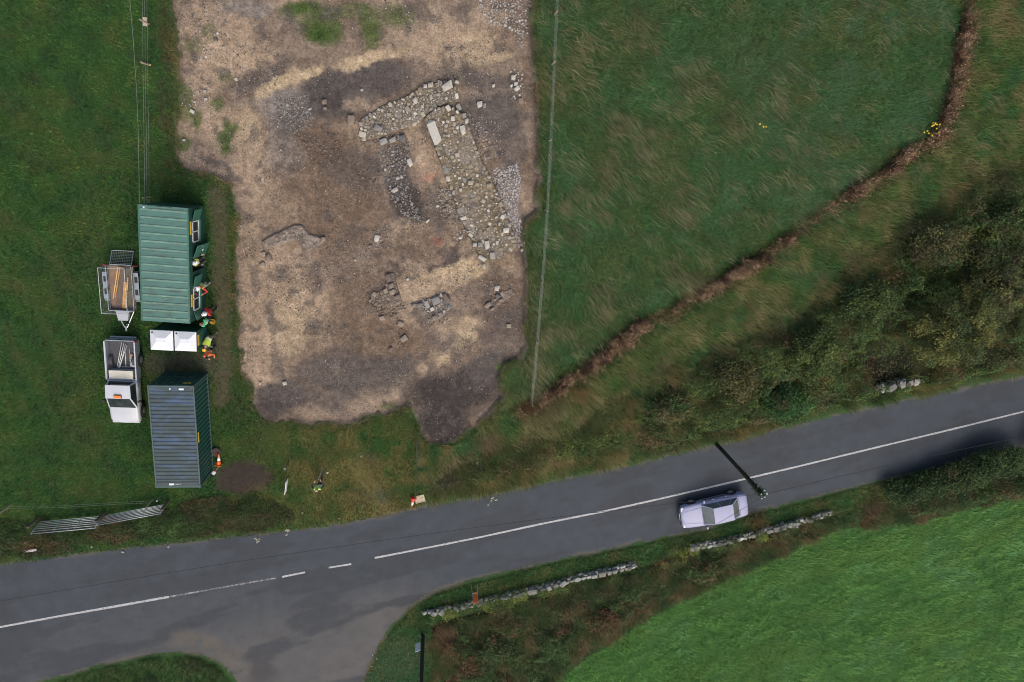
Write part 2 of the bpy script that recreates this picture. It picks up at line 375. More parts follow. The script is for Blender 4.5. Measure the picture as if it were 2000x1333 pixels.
PATCH = [  # px, py, rx, ry, angle, colour, strength
    (430, 60, 85, 70, 0, T_, .7), (470, 118, 80, 35, -15, T_, .8), (400, 140, 40, 40, 0, T_, .5), (480, 15, 60, 20, 0, G_, .6), (880, 60, 160, 40, -8, T_, .6), (1000, 60, 50, 40, 0, B_, .5),
    (500, 150, 60, 18, -20, D_, .6), (650, 185, 70, 55, 20, D_, .85), (730, 150, 80, 42, 0, D_, .8), (560, 212, 65, 45, 20, G_, .6), (590, 240, 55, 40, 0, D_, .55),
    (628, 285, 70, 50, 10, B_, .8), (640, 200, 40, 35, 0, K_, .4), (700, 205, 30, 16, -20, T_, .5), (680, 230, 45, 14, 0, B_, .5),
    (740, 108, 70, 14, -14, Y_, .75), (690, 120, 40, 16, -10, Y_, .5), (935, 95, 45, 36, 0, Y_, .45), (980, 108, 30, 9, -12, Y_, .6), (860, 100, 60, 22, -5, T_, .6),
    (595, 138, 38, 13, -18, Y_, .85), (540, 165, 50, 16, -22, Y_, .7), (570, 150, 16, 20, 0, Y_, .5), (960, 160, 80, 22, 0, D_, .7), (900, 150, 60, 14, -10, D_, .5), (960, 225, 70, 50, 0, D_, .75), (1000, 285, 36, 70, 0, D_, .6),
    (1030, 170, 16, 70, 0, B_, .4), (1035, 370, 20, 60, 0, T_, .35), (1030, 330, 18, 50, 0, B_, .5), (430, 250, 40, 50, 0, T_, .5), (484, 255, 32, 42, 0, Y_, .6), (500, 330, 60, 60, 0, T_, .6), (560, 300, 40, 60, 0, G_, .4),
    (620, 390, 110, 90, 0, B_, .7), (690, 330, 60, 40, 0, D_, .5), (720, 420, 50, 60, 0, B_, .6), (530, 430, 70, 60, 0, T_, .35), (800, 300, 50, 90, -20, B_, .35), (815, 290, 22, 60, -20, T_, .55), (850, 340, 30, 60, -25, T_, .45),
    (840, 350, 14, 8, 0, RD, .25), (858, 463, 13, 8, 0, RD, .6), (874, 478, 12, 8, 30, T_, .6), (885, 498, 36, 14, -42, K_, .65), (845, 520, 16, 8, 0, K_, .6), (795, 400, 30, 55, -28, K_, .75), (775, 330, 26, 60, -10, D_, .7), (850, 410, 26, 46, -25, D_, .55),
    (915, 490, 26, 30, 0, T_, .45), (880, 535, 80, 20, -12, Y_, .7), (840, 562, 70, 16, -14, T_, .8), (790, 450, 40, 30, 0, T_, .5), (775, 535, 20, 12, 40, K_, .55), (650, 470, 60, 50, 0, B_, .5), (820, 480, 60, 40, 0, B_, .45),
    (540, 560, 70, 90, 0, T_, .6), (600, 600, 80, 40, 0, T_, .75), (560, 640, 50, 60, 0, Y_, .45), (545, 540, 30, 16, 0, D_, .45), (520, 610, 12, 30, -20, D_, .4), (615, 640, 22, 16, 0, D_, .5), (505, 700, 36, 70, 0, T_, .6), (520, 745, 50, 20, 0, T_, .6),
    (700, 600, 70, 80, 0, B_, .6), (740, 670, 110, 50, 0, B_, .75), (690, 730, 130, 46, 0, D_, .7), (900, 640, 60, 10, 0, T_, .35), (910, 650, 26, 30, 10, Y_, .85), (880, 690, 34, 12, -35, Y_, .75), (905, 640, 30, 12, 0, T_, .7), (830, 730, 26, 14, 10, T_, .5), (890, 672, 26, 22, 0, D_, .4),
    (548, 778, 60, 40, 0, D_, .9), (530, 800, 40, 26, 0, K_, .5), (650, 790, 70, 26, 0, D_, .6), (620, 808, 60, 14, 0, T_, .35), (720, 800, 50, 18, 0, T_, .3), (900, 760, 100, 46, -10, K_, .8), (870, 830, 60, 46, 0, K_, .95), (840, 775, 60, 40, 0, K_, .6), (960, 720, 60, 40, -20, D_, .8), (990, 640, 40, 60, 0, D_, .5), (980, 560, 40, 60, 0, B_, .6), (1000, 520, 30, 26, 0, T_, .4),
    (625, 55, 45, 42, 20, M_, .7), (590, 15, 45, 18, 0, M_, .75), (620, 70, 22, 16, 0, M_, .8), (722, 60, 26, 40, 0, M_, .65), (780, 30, 40, 26, 0, M_, .45), (690, 20, 70, 16, 0, M_, .45), (440, 272, 18, 32, 10, M_, .75), (425, 205, 14, 20, 0, M_, .5), (380, 235, 10, 25, 0, M_, .6), (400, 60, 14, 14, 0, M_, .4), (370, 90, 20, 16, 0, M_, .35), (440, 150, 20, 10, 0, M_, .35),
    (360, 200, 16, 40, 0, M_, .5), (355, 280, 14, 20, 0, M_, .6), (420, 318, 40, 10, 15, D_, .7), (450, 340, 20, 10, 20, D_, .7), (985, 720, 16, 16, 0, M_, .7), (770, 792, 30, 10, 0, M_, .4), (885, 215, 30, 26, 0, (.075, .08, .05), .5)]
for (a, b, rx, ry, an, cc, st) in PATCH:
    ca, sa = math.cos(R(an)), math.sin(R(an))
    u = ((wxp - a) * ca + (wyp - b) * sa) / rx; v = (-(wxp - a) * sa + (wyp - b) * ca) / ry
    C = mixc(C, cc, sst(1.2, .6, np.sqrt(u * u + v * v)) * min(1, st * 1.2))
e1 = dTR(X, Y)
C = mixc(C, (.06, .046, .038), sst(-.55, -.1, e1) * .55 * (px_ > 980)); C = mixc(C, (.10, .08, .06), sst(-.3, .0, e1) * .5)  # shade under the right-hand cut edge is painted into the soil colour first
grain = fbm(X, Y, .25, 71, 2); mott = fbm(X, Y, .9, 72, 4); C = C * (.62 + .46 * grain + .34 * mott)[:, None]
C = mixc(C, D_, sst(.56, .70, fbm(X, Y, .7, 73, 4)) * .6)
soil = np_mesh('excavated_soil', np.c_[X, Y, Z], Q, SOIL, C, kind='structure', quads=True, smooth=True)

# ================================================================== road
X, Y, Q = grid(np.arange(-36, 50.01, .12), np.arange(-43, -9, .12))
wxr = X + .24 * (fbm(X, Y, .8, 81, 4) - .5); wyr = Y + .24 * (fbm(X, Y, .8, 82, 4) - .5)
d = dRO(wxr, wyr); keep = (d[Q] < .02).all(1); Q = Q[keep]
use = np.unique(Q); rm = np.full(len(X), -1); rm[use] = np.arange(len(use)); Q = rm[Q]; X, Y, d = X[use], Y[use], d[use]
C = np.tile(np.array([.0395, .0485, .057]), (len(X), 1))
px_, py_ = pix(X, Y)
side = sst(-25, 80, py_ - (1310 - .235 * px_)) * sst(150, 330, px_) * sst(900, 760, px_)
C = mixc(C, (.088, .082, .077), side * .85 * (.6 + .6 * fbm(X, Y, 2.5, 84)))
C = mixc(C, (.055, .058, .062), sst(1230 - .235 * px_, 1260 - .235 * px_, py_) * sst(760, 300, px_) * .5)
C = mixc(C, (.095, .085, .07), sst(-.32, .0, d) * sst(.45, .6, fbm(X, Y, 1.5, 85)) * .8)
C = mixc(C, (.033, .038, .044), sst(.50, .66, fbm(X * .35, Y * 1.3 - X * .28, 1.4, 86)) * .8)
C = mixc(C, (.095, .083, .066), sst(26, 6, np.abs(np.hypot((px_ - 350) / 1.25, py_ - 1360) - 112)) * sst(300, 360, px_) * (px_ < 520) * (py_ > 1225) * sst(.3, .6, fbm(X, Y, .8, 89)) * .7)
C = mixc(C, (.04, .04, .042), sst(1.2, .3, np.hypot((px_ - 512) / 34, (py_ - 1308) / 42) + .6 * (fbm(X, Y, .6, 88) - .5)) * .8)
C = C * (.9 + .2 * fbm(X, Y, .5, 87, 3))[:, None]
ASPH = attr_mat('asphalt', .82, .12, 1.2, .5, .006, .35, (16., .16), 60)
road = np_mesh('road', np.c_[X, Y, np.full(len(X), .008)], Q, ASPH, C, kind='structure', quads=True)

m, t, b = nodes('line_paint')
f = noise(t, 9, 6, .75)
t.links.new(mixnode(t, ramp(t, f, [(.50, 0.), (.60, .8)]), (.38, .38, .38), (.08, .08, .085)), b.inputs['Base Color']); b.inputs['Roughness'].default_value = .7
LINE = m
m, t, b = nodes('line_paint_worn')
f = noise(t, 6, 6, .8)
t.links.new(mixnode(t, ramp(t, f, [(.40, 0.), (.52, 1.)]), (.34, .34, .34), (.055, .06, .066)), b.inputs['Base Color']); b.inputs['Roughness'].default_value = .75
LINEW = m
def strip(pts, w, mtl, name='road_line'):
    q = [P(*p, .0) for p in pts]; fine = []
    for a, c in zip(q[:-1], q[1:]):
        n = max(1, int((c - a).length / .5)); fine += [a.lerp(c, k / n) for k in range(n)]
    fine.append(q[-1]); mb = MB(); vs = []
    for i, p in enumerate(fine):
        dd = (fine[min(i + 1, len(fine) - 1)] - fine[max(i - 1, 0)]).normalized(); nn = Vector((-dd.y, dd.x, 0)); k = w / 2 * random.uniform(.85, 1.1)
        vs += [p + nn * k, p - nn * k]
    vs = [(v[0], v[1], .0125) for v in vs]
    mb.add(vs, [(2 * i, 2 * i + 1, 2 * i + 3, 2 * i + 2) for i in range(len(fine) - 1)])
    return mb.build(name, mtl, road)
strip([(2120, 776), (2000, 804), (1850, 841), (1700, 877), (1560, 911), (1420, 944), (1300, 972), (1180, 999), (1060, 1023), (940, 1049), (840, 1069), (732, 1090)], .13, LINE)
strip([(686, 1102), (642, 1109)], .12, LINE); strip([(596, 1118), (551, 1127)], .12, LINE)
strip([(540, 1129), (505, 1135), (420, 1150), (330, 1166)], .11, LINEW)
strip([(330, 1166), (240, 1182), (120, 1203), (0, 1225), (-120, 1247)], .15, LINE)

# ================================================================== vegetation generators
def blades(name, x, y, L, w, ang, lean, col, seg3=True, z=None, label=None, cat=None):
    x, y = np.asarray(x), np.asarray(y); n = len(x); z = gz(x, y) if z is None else z
    dx, dy = np.cos(ang), np.sin(ang); qx, qy = -dy * w / 2, dx * w / 2
    hz = L * np.sqrt(np.clip(1 - lean ** 2, .02, 1))
    B = np.c_[x, y, z - .02]
    tip = B + np.c_[dx * L * lean, dy * L * lean, hz + .02]
    if seg3:
        mid = B + np.c_[dx * L * lean * .4, dy * L * lean * .4, hz * .8 + .02]
        V = np.stack([B - np.c_[qx, qy, qx * 0], B + np.c_[qx, qy, qx * 0], mid + np.c_[qx, qy, qx * 0] * .9, mid - np.c_[qx, qy, qx * 0] * .9, tip], 1).reshape(-1, 3)
        k = (np.arange(n) * 5)[:, None]
        tr = np.concatenate([k + [0, 1, 2], k + [0, 2, 3], k + [3, 2, 4]], 0); cc = np.repeat(col, 5, 0)
    else:
        V = np.stack([B - np.c_[qx, qy, qx * 0], B + np.c_[qx, qy, qx * 0], tip], 1).reshape(-1, 3)
        k = (np.arange(n) * 3)[:, None]; tr = k + [0, 1, 2]; cc = np.repeat(col, 3, 0)
    o = np_mesh(name, V, tr, GRASS, cc, kind='stuff'); tag(o, label, cat); return o
def leaves(name, Pts, size, col, parent=None, up=.6, kind=None, mtl=None, asp=.55):
    n = len(Pts); nr = rng.normal(size=(n, 3)); nr[:, 2] = np.abs(nr[:, 2]) + up; nr /= np.linalg.norm(nr, axis=1)[:, None]
    a = np.cross(nr, rng.normal(size=(n, 3))); a /= np.linalg.norm(a, axis=1)[:, None]; c = np.cross(nr, a)
    s = np.asarray(size).reshape(-1, 1)
    V = np.stack([Pts - a * s, Pts + c * s * asp - a * s * .1, Pts + a * s, Pts - c * s * asp - a * s * .1], 1).reshape(-1, 3)
    k = (np.arange(n) * 4)[:, None]
    return np_mesh(name, V, k + [0, 1, 2, 3], mtl or LEAF, np.repeat(col, 4, 0), parent, kind, quads=True)
def scat(n, poly, dens=None, inset=0.0, warp=.4, excl=()):
    lo, hi = poly.min(0) - .5, poly.max(0) + .5; out = []; got = 0
    while got < n:
        k = 60000; x = rng.uniform(lo[0], hi[0], k); y = rng.uniform(lo[1], hi[1], k)
        g = in_view(x, y); x, y = x[g], y[g]
        ok = sdf(x + warp * (fbm(x, y, 1.2, 5, 2) - .5), y + warp * (fbm(x, y, 1.2, 6, 2) - .5), poly, False) < 0
        x, y = x[ok], y[ok]
        if dens is not None:
            ok = rng.random(len(x)) < dens(x, y); x, y = x[ok], y[ok]
        out.append(np.c_[x, y]); got += len(x)
    o = np.concatenate(out)[:n]; return o[:, 0], o[:, 1]
VEG = 2.0
def pal(n, x, y, cols, s=1.6, seed=0, jit=.28):
    """colour per blade: blend along a palette by a noise field, plus jitter"""
    f = np.clip((fbm(x, y, s, seed) - .28) / .46 + rng.normal(0, .14, n), 0, .999) * (len(cols) - 1); i = f.astype(int); fr = (f - i)[:, None]
    cols = np.array(cols); c = cols[i] * (1 - fr) + cols[np.minimum(i + 1, len(cols) - 1)] * fr
    cl = .58 + .50 * vn(x, y, .24, seed + 3) + .34 * vn(x, y, .7, seed + 4)
    return np.clip(c * VEG * cl[:, None] * rng.uniform(1 - jit, 1 + jit, (n, 1)), .004, 1)

# ================================================================== grass
PATH = Pn([(425, 380), (432, 500), (436, 600), (440, 700), (432, 780)]); PATH2 = Pn([(300, 712), (350, 708), (400, 712)])
PATH3 = Pn([(690, 900), (725, 950), (760, 1005)])
RUTS = [Pn([(-60, 400), (0, 420), (60, 455), (110, 510), (140, 570), (150, 640)]), Pn([(0, 530), (40, 560), (80, 620), (110, 690), (120, 760)]), Pn([(0, 630), (30, 670), (50, 730)]), Pn([(190, 380), (205, 500), (215, 640)])]
CAB = Pn([(262, 392), (404, 398), (406, 640), (268, 640)]); STO = Pn([(285, 728), (412, 728), (425, 935), (305, 955)])
def dens_past(x, y):
    d = np.ones(len(x))
    d *= 1 - .80 * sst(.75, .25, segdist(x, y, PATH, False)); d *= 1 - .85 * sst(.9, .3, segdist(x, y, PATH2, False)); d *= 1 - .6 * sst(.8, .2, segdist(x, y, PATH3, False))
    d *= 1 - .95 * sst(.2, -.15, sdf(x, y, BARE))
    for r in RUTS: d *= 1 - .35 * sst(.3, .1, segdist(x, y, r, False))
    return d * sst(-.02, .1, dTR(x, y))
n = 190000; x, y = scat(n, PASTURE, dens_past, warp=.15)
c = pal(n, x, y, [(.016, .046, .016), (.024, .068, .018), (.036, .086, .018), (.050, .092, .020), (.078, .092, .026)], 1.1, 101, .35)
for r in RUTS: c = mixc(c, (.16, .135, .06), sst(.5, .1, segdist(x, y, r, False)) * .65 * sst(.3, .6, fbm(x, y, .8, 106)))
px_, py_ = pix(x, y)
c = mixc(c, (.23, .20, .065), sst(430, 620, px_) * sst(795, 825, py_) * sst(.30, .56, fbm(x, y, 1.1, 104)) * .85)
c = mixc(c, (.10, .065, .03), sst(300, 320, px_) * sst(345, 330, px_) * (py_ < 330) * sst(.45, .6, fbm(x, y, .7, 105)) * .7)
blades('pasture_grass', x, y, rng.uniform(.09, .22, n), rng.uniform(.026, .055, n), rng.uniform(0, 6.28, n), rng.uniform(.2, .85, n), c, False, label='short dark green pasture grass around the cabins and the pickup', cat='grass')

def wind(n, mean, sp): return R(mean) + rng.normal(0, sp, n)
n = 105000; x, y = scat(n, MEADOW, warp=.1)
px_, py_ = pix(x, y)
c = pal(n, x, y, [(.085, .094, .030), (.056, .084, .022), (.036, .078, .020), (.036, .095, .028), (.060, .122, .046)], 1.9, 111, .36)
east = sst(1250, 1750, px_ - .3 * (py_ - 300)) ; c = mixc(c, (.125, .235, .115), east * sst(.45, .62, fbm(x, y, 1.3, 112)) * .75)
L = rng.uniform(.14, .34, n)
blades('meadow_grass', x, y, L, rng.uniform(.014, .03, n), wind(n, -55, .7), rng.uniform(.45, .92, n), c, True, label='long windblown green meadow grass between wire fence and ditch', cat='grass')
# straw-coloured wisps that lie over in the wind, in tufts
k = 640; tx, ty = scat(k, MEADOW, lambda x, y: (.12 + .88 * sst(.44, .66, fbm(x, y, 2.4, 121))) * (1 - .75 * sst(1350, 1700, pix(x, y)[0])))
per = 18; n = k * per; x = np.repeat(tx, per) + rng.normal(0, .30, n); y = np.repeat(ty, per) + rng.normal(0, .22, n)
c = np.array([(.58, .50, .27)]) * np.repeat(rng.uniform(.18, .75, (k, 1)), per, 0) * rng.uniform(.6, 1.2, (n, 1)) + np.array([(.0, .012, .0)])
blades('dry_meadow_grass', x, y, rng.uniform(.35, .9, n), rng.uniform(.010, .02, n), np.repeat(wind(k, -52, .25), per) + rng.normal(0, .18, n), rng.uniform(.8, .96, n), c, True, label='straw coloured dry grass wisps lying over in the meadow', cat='grass')

n = 70000; x, y = scat(n, EASTGRASS, warp=.3)
c = pal(n, x, y, [(.046, .105, .036), (.058, .102, .027), (.085, .110, .032), (.115, .118, .042), (.16, .14, .06)], 1.3, 131, .36)
blades('rough_grass', x, y, rng.uniform(.25, .6, n), rng.uniform(.014, .03, n), wind(n, -48, .55), rng.uniform(.5, .93, n), c, True, label='tall rough olive grass between the ditch and the scrub', cat='grass')
k = 330; tx, ty = scat(k, EASTGRASS, lambda x, y: sst(.42, .62, fbm(x, y, 2.2, 141)))
per = 34; n = k * per; x = np.repeat(tx, per) + rng.normal(0, .26, n); y = np.repeat(ty, per) + rng.normal(0, .2, n)
c = np.array([(.56, .45, .22)]) * np.repeat(rng.uniform(.25, .8, (k, 1)), per, 0) * rng.uniform(.6, 1.2, (n, 1))
blades('dry_rough_grass', x, y, rng.uniform(.4, .85, n), rng.uniform(.008, .018, n), np.repeat(wind(k, -48, .3), per) + rng.normal(0, .16, n), rng.uniform(.75, .95, n), c, True, label='pale straw grass tufts bent over beside the ditch', cat='grass')

n = 110000; x, y = scat(n, FIELD, warp=.3)
c = pal(n, x, y, [(.042, .105, .028), (.056, .138, .034), (.080, .150, .034), (.066, .150, .048), (.074, .155, .062)], 1.6, 151, .28)
swirl = 2.2 * (fbm(x, y, 2.0, 152, 3) - .5)
rowm = sst(.48, .62, fbm(x * .35 + y * .2, y * 1.1 - x * .45, .55, 153, 3))
c = c * (1 - .28 * rowm)[:, None]
bandf = fbm(x * .25 + y * .12, y * .9 - x * .42, 1.6, 154, 3); c = mixc(c, (.17, .26, .06), sst(.5, .68, bandf) * .45); c = c * (.78 + .5 * fbm(x, y, 4.5, 155, 3))[:, None]
blades('crop_grass', x, y, rng.uniform(.16, .32, n) * (1.15 - .5 * rowm), rng.uniform(.018, .034, n), R(35) + swirl + rng.normal(0, .5, n), rng.uniform(.4, .92, n), c, True, label='lush bright green grass of the field south of the road', cat='grass')

VERGE = Pn([(705, 1400), (712, 1330), (745, 1262), (770, 1226), (806, 1190), (855, 1160), (1000, 1120), (1200, 1076), (1380, 1038), (1470, 1008), (1700, 948), (2100, 856), (2100, 900), (1880, 930), (1640, 1000), (1400, 1060), (1230, 1112), (1000, 1170), (840, 1215), (850, 1300), (850, 1400)])
n = 42000; x, y = scat(n, VERGE, warp=.2)
c = pal(n, x, y, [(.030, .075, .022), (.040, .09, .03), (.055, .085, .024), (.10, .095, .04)], 1.0, 161)
px_, py_ = pix(x, y); c = mixc(c, (.10, .22, .115), sst(850, 800, px_) * sst(1215, 1260, py_) * .65)
blades('verge_grass', x, y, rng.uniform(.12, .36, n), rng.uniform(.014, .028, n), rng.uniform(0, 6.28, n), rng.uniform(.3, .9, n), c, True, label='dark green verge grass between the road and the low wall', cat='grass')
ISLAND = Pn([(60, 1345), (140, 1320), (210, 1302), (290, 1286), (340, 1281), (390, 1286), (428, 1302), (450, 1328), (460, 1352), (460, 1450), (-50, 1450), (-50, 1370)])
n = 12000; x, y = scat(n, ISLAND, warp=.3)
c = pal(n, x, y, [(.020, .035, .014), (.03, .055, .016), (.05, .075, .02), (.06, .055, .025)], .8, 171)
blades('island_grass', x, y, rng.uniform(.12, .4, n), rng.uniform(.016, .032, n), rng.uniform(0, 6.28, n), rng.uniform(.3, .9, n), c, True, label='dark rough grass on the corner by the side road', cat='grass')
GAP = Pn([(812, 830), (835, 866), (885, 868), (870, 900), (848, 945), (830, 952), (812, 955)])
n = 4000; x, y = scat(n, GAP, warp=.2)
c = pal(n, x, y, [(.03, .08, .03), (.045, .09, .024), (.09, .10, .035), (.15, .12, .05)], .7, 176, .35)
blades('corner_grass', x, y, rng.uniform(.15, .42, n), rng.uniform(.016, .032, n), wind(n, -55, .9), rng.uniform(.4, .92, n), c, True, label='green grass between the thin wire and the dark bramble', cat='grass')
# weeds and grass creeping into the excavation, and its grassy rim
ed = np.concatenate([TRENCH, TRENCH[:1]]); seglen = np.hypot(*np.diff(ed, axis=0).T); cum = np.cumsum(seglen)
n = 40000; u = rng.random(n) * cum[-1]; i = np.searchsorted(cum, u); fr = (cum[i] - u) / seglen[i]
p = ed[i] * fr[:, None] + ed[i + 1] * (1 - fr[:, None]); x = p[:, 0] + rng.normal(.0, .26, n); y = p[:, 1] + rng.normal(0, .26, n)
dd = dTR(x, y); ok = (dd > -.06 + .9 * (fbm(x, y, .7, 181) - .5)) & in_view(x, y); x, y = x[ok], y[ok]; n = len(x)
c = pal(n, x, y, [(.028, .06, .018), (.05, .085, .02), (.09, .09, .03), (.14, .11, .045)], .8, 182)
blades('rim_grass', x, y, rng.uniform(.1, .26, n), rng.uniform(.014, .028, n), rng.uniform(0, 6.28, n), rng.uniform(.3, .9, n), c, False, z=base_z(x, y), label='ragged grass along the cut edge of the excavation', cat='grass')
mx, my = [], []
for (a, b2_, rx, ry, an, cc, st) in PATCH:
    if cc is not M_: continue
    k = int(rx * ry * st * .9); q = rng.normal(0, .42, (k, 2)) * [rx, ry]
    for e in q: w_ = P(a + e[0], b2_ + e[1]); mx.append(w_.x); my.append(w_.y)
mx, my = np.array(mx), np.array(my); ok = sst(.38, .6, fbm(mx, my, .5, 191)) > rng.random(len(mx)); mx, my = mx[ok], my[ok]; n = len(mx)
c = pal(n, mx, my, [(.03, .07, .018), (.045, .09, .02), (.075, .095, .025)], .6, 192)
blades('weeds', mx, my, rng.uniform(.05, .14, n), rng.uniform(.02, .045, n), rng.uniform(0, 6.28, n), rng.uniform(.5, .95, n), c, False, label='low green weeds growing over parts of the bare soil', cat='weeds')
# dead docks and bracken along the ditch
k = 9000; i = rng.integers(0, len(DITCH) - 1, k); L_ = np.hypot(*np.diff(DITCH, axis=0).T); i = rng.choice(len(L_), k, p=L_ / L_.sum()); fr = rng.random((k, 1))
p = DITCH[i] * fr + DITCH[i + 1] * (1 - fr) + rng.normal(0, .2, (k, 2)) ; x, y = p[:, 0] + .5 * (fbm(p[:, 0], p[:, 1], 1.6, 205) - .5), p[:, 1] + .5 * (fbm(p[:, 0], p[:, 1], 1.6, 206) - .5)
ok = in_view(x, y) & (rng.random(k) < .10 + .9 * sst(.38, .58, fbm(x, y, 1.2, 201))); x, y = x[ok], y[ok]; n = len(x)
h = rng.uniform(.05, .95, n) * (.6 + .6 * fbm(x, y, .7, 202))
cc = pal(n, x, y, [(.035, .022, .015), (.095, .056, .033), (.19, .128, .078), (.08, .062, .036)], .45, 203, .5)
z0 = gz(x, y); c5 = np.repeat(cc, 9, 0); pts = np.repeat(np.c_[x, y, z0 + .15 + h], 9, 0) + rng.normal(0, .085, (n * 9, 3))
tag(leaves('dead_bracken', pts, rng.uniform(.025, .06, n * 9), np.clip(c5 * rng.uniform(.6, 1.3, (n * 9, 1)), 0, 1), kind='stuff', up=.2), 'brown dead bracken and docks filling the ditch line', 'bracken')
xb, yb = np.repeat(x, 2), np.repeat(y, 2); nb = len(xb); xb = xb + rng.normal(0, .1, nb)
blades('dead_stalks', xb, yb, rng.uniform(.5, 1.1, nb), rng.uniform(.008, .016, nb), wind(nb, 200, .9), rng.uniform(.1, .6, nb), np.repeat(cc, 2, 0) * .8, True, label='upright brown dead stalks along the ditch', cat='bracken')

# ================================================================== scrub
HOLE = Pn([(1680, 700), (1735, 655), (1790, 680), (1790, 722), (1745, 738), (1690, 748)])
def thicket(name, poly, n, hmax, cols, seed, label, excl=None, hfun=None, size=(.035, .075), jit=.35):
    x, y = scat(n, poly, (lambda x, y: sst(.22, .42, fbm(x, y, 1.6, seed + 5)) * np.where(sdf(x, y, HOLE, False) > 0, 1, .22)), warp=1.2)
    H = hmax * sst(.0, -1.5, sdf(x, y, poly)) * (.25 + 1.15 * sst(.28, .72, fbm(x, y, 1.1, seed, 3))) + .12
    if hfun is not None: H = H * hfun(x, y)
    H = H * np.where(sdf(x, y, HOLE, False) > 0, 1, .45)
    u = rng.random(n); z = gz(x, y) + H * (1 - .55 * u * u)
    c = pal(n, x, y, cols, 1.3, seed + 9, jit)
    return tag(leaves(name, np.c_[x, y, z], rng.uniform(*size, n), c, kind='stuff', up=.5), label, 'scrub')
thicket('bramble_scrub', SCRUB, 150000, 1.35, [(.062, .046, .022), (.036, .048, .017), (.024, .046, .015), (.040, .070, .020), (.075, .092, .025)], 211, 'dense dark green bramble and thorn scrub along the north side of the road',
        hfun=lambda x, y: .35 + .75 * sst(1150, 1600, pix(x, y)[0]))
thicket('hedgebank_scrub', SOUTH, 100000, .85, [(.085, .045, .024), (.055, .045, .02), (.036, .05, .017), (.026, .048, .016), (.04, .075, .022)], 231, 'brown and green brambles on the bank behind the low stone wall',
        hfun=lambda x, y: .55 + 1.3 * sst(1650, 1900, pix(x, y)[0]))
GATEBANK = Pn([(0, 1010), (60, 1015), (130, 1020), (320, 990), (400, 968), (520, 960), (560, 990), (575, 1020), (420, 1040), (260, 1058), (100, 1078), (0, 1090), (-80, 1100), (-80, 1020)])
thicket('gateway_weeds', GATEBANK, 22000, .45, [(.06, .036, .02), (.032, .032, .015), (.022, .034, .013), (.04, .07, .02)], 251, 'dark weeds and dead growth between the gates and the road', size=(.03, .06))
NOOK = Pn([(905, 890), (960, 875), (985, 905), (950, 945), (880, 965), (830, 968), (835, 930)])
thicket('dead_bramble', NOOK, 8000, .5, [(.03, .03, .018), (.05, .045, .026), (.03, .045, .018)], 261, 'dark tangled bramble beside the white boulder near the road', size=(.03, .055))
n = 9000; x, y = scat(n, ISLAND, lambda x, y: sst(.45, .6, fbm(x, y, .9, 271)) * sst(150, 260, pix(x, y)[0]), warp=.2)
leaves('corner_brambles', np.c_[x, y, gz(x, y) + rng.uniform(.05, .45, n)], rng.uniform(.03, .06, n), pal(n, x, y, [(.02, .026, .012), (.03, .045, .016), (.04, .06, .02)], .6, 272), kind='stuff')
tag(bpy.data.objects['corner_brambles'], 'dark brambles on the corner beside the side road', 'scrub')
n = 34000; x, y = scat(n, SOUTH, lambda x, y: sst(.35, .6, fbm(x, y, 1.2, 281)), warp=.8)
c = pal(n, x, y, [(.024, .046, .016), (.042, .062, .02), (.07, .066, .026), (.12, .085, .042)], .9, 282, .4)
blades('bank_grass', x, y, rng.uniform(.3, .8, n), rng.uniform(.012, .026, n), wind(n, -70, .8), rng.uniform(.4, .9, n), c, True, label='tangled long grass on the bank behind the low wall', cat='grass')
n = 30000; x, y = scat(n, SCRUB, lambda x, y: sst(.42, .62, fbm(x, y, 1.3, 285)) * (sdf(x, y, HOLE, False) > 0), warp=.8)
c = pal(n, x, y, [(.035, .055, .018), (.065, .075, .022), (.12, .10, .036), (.19, .14, .06)], 1.2, 286)
blades('scrub_grass', x, y, rng.uniform(.5, 1.1, n), rng.uniform(.012, .026, n), wind(n, -50, .6), rng.uniform(.3, .85, n), c, True, label='long grass growing up through the roadside scrub', cat='grass')

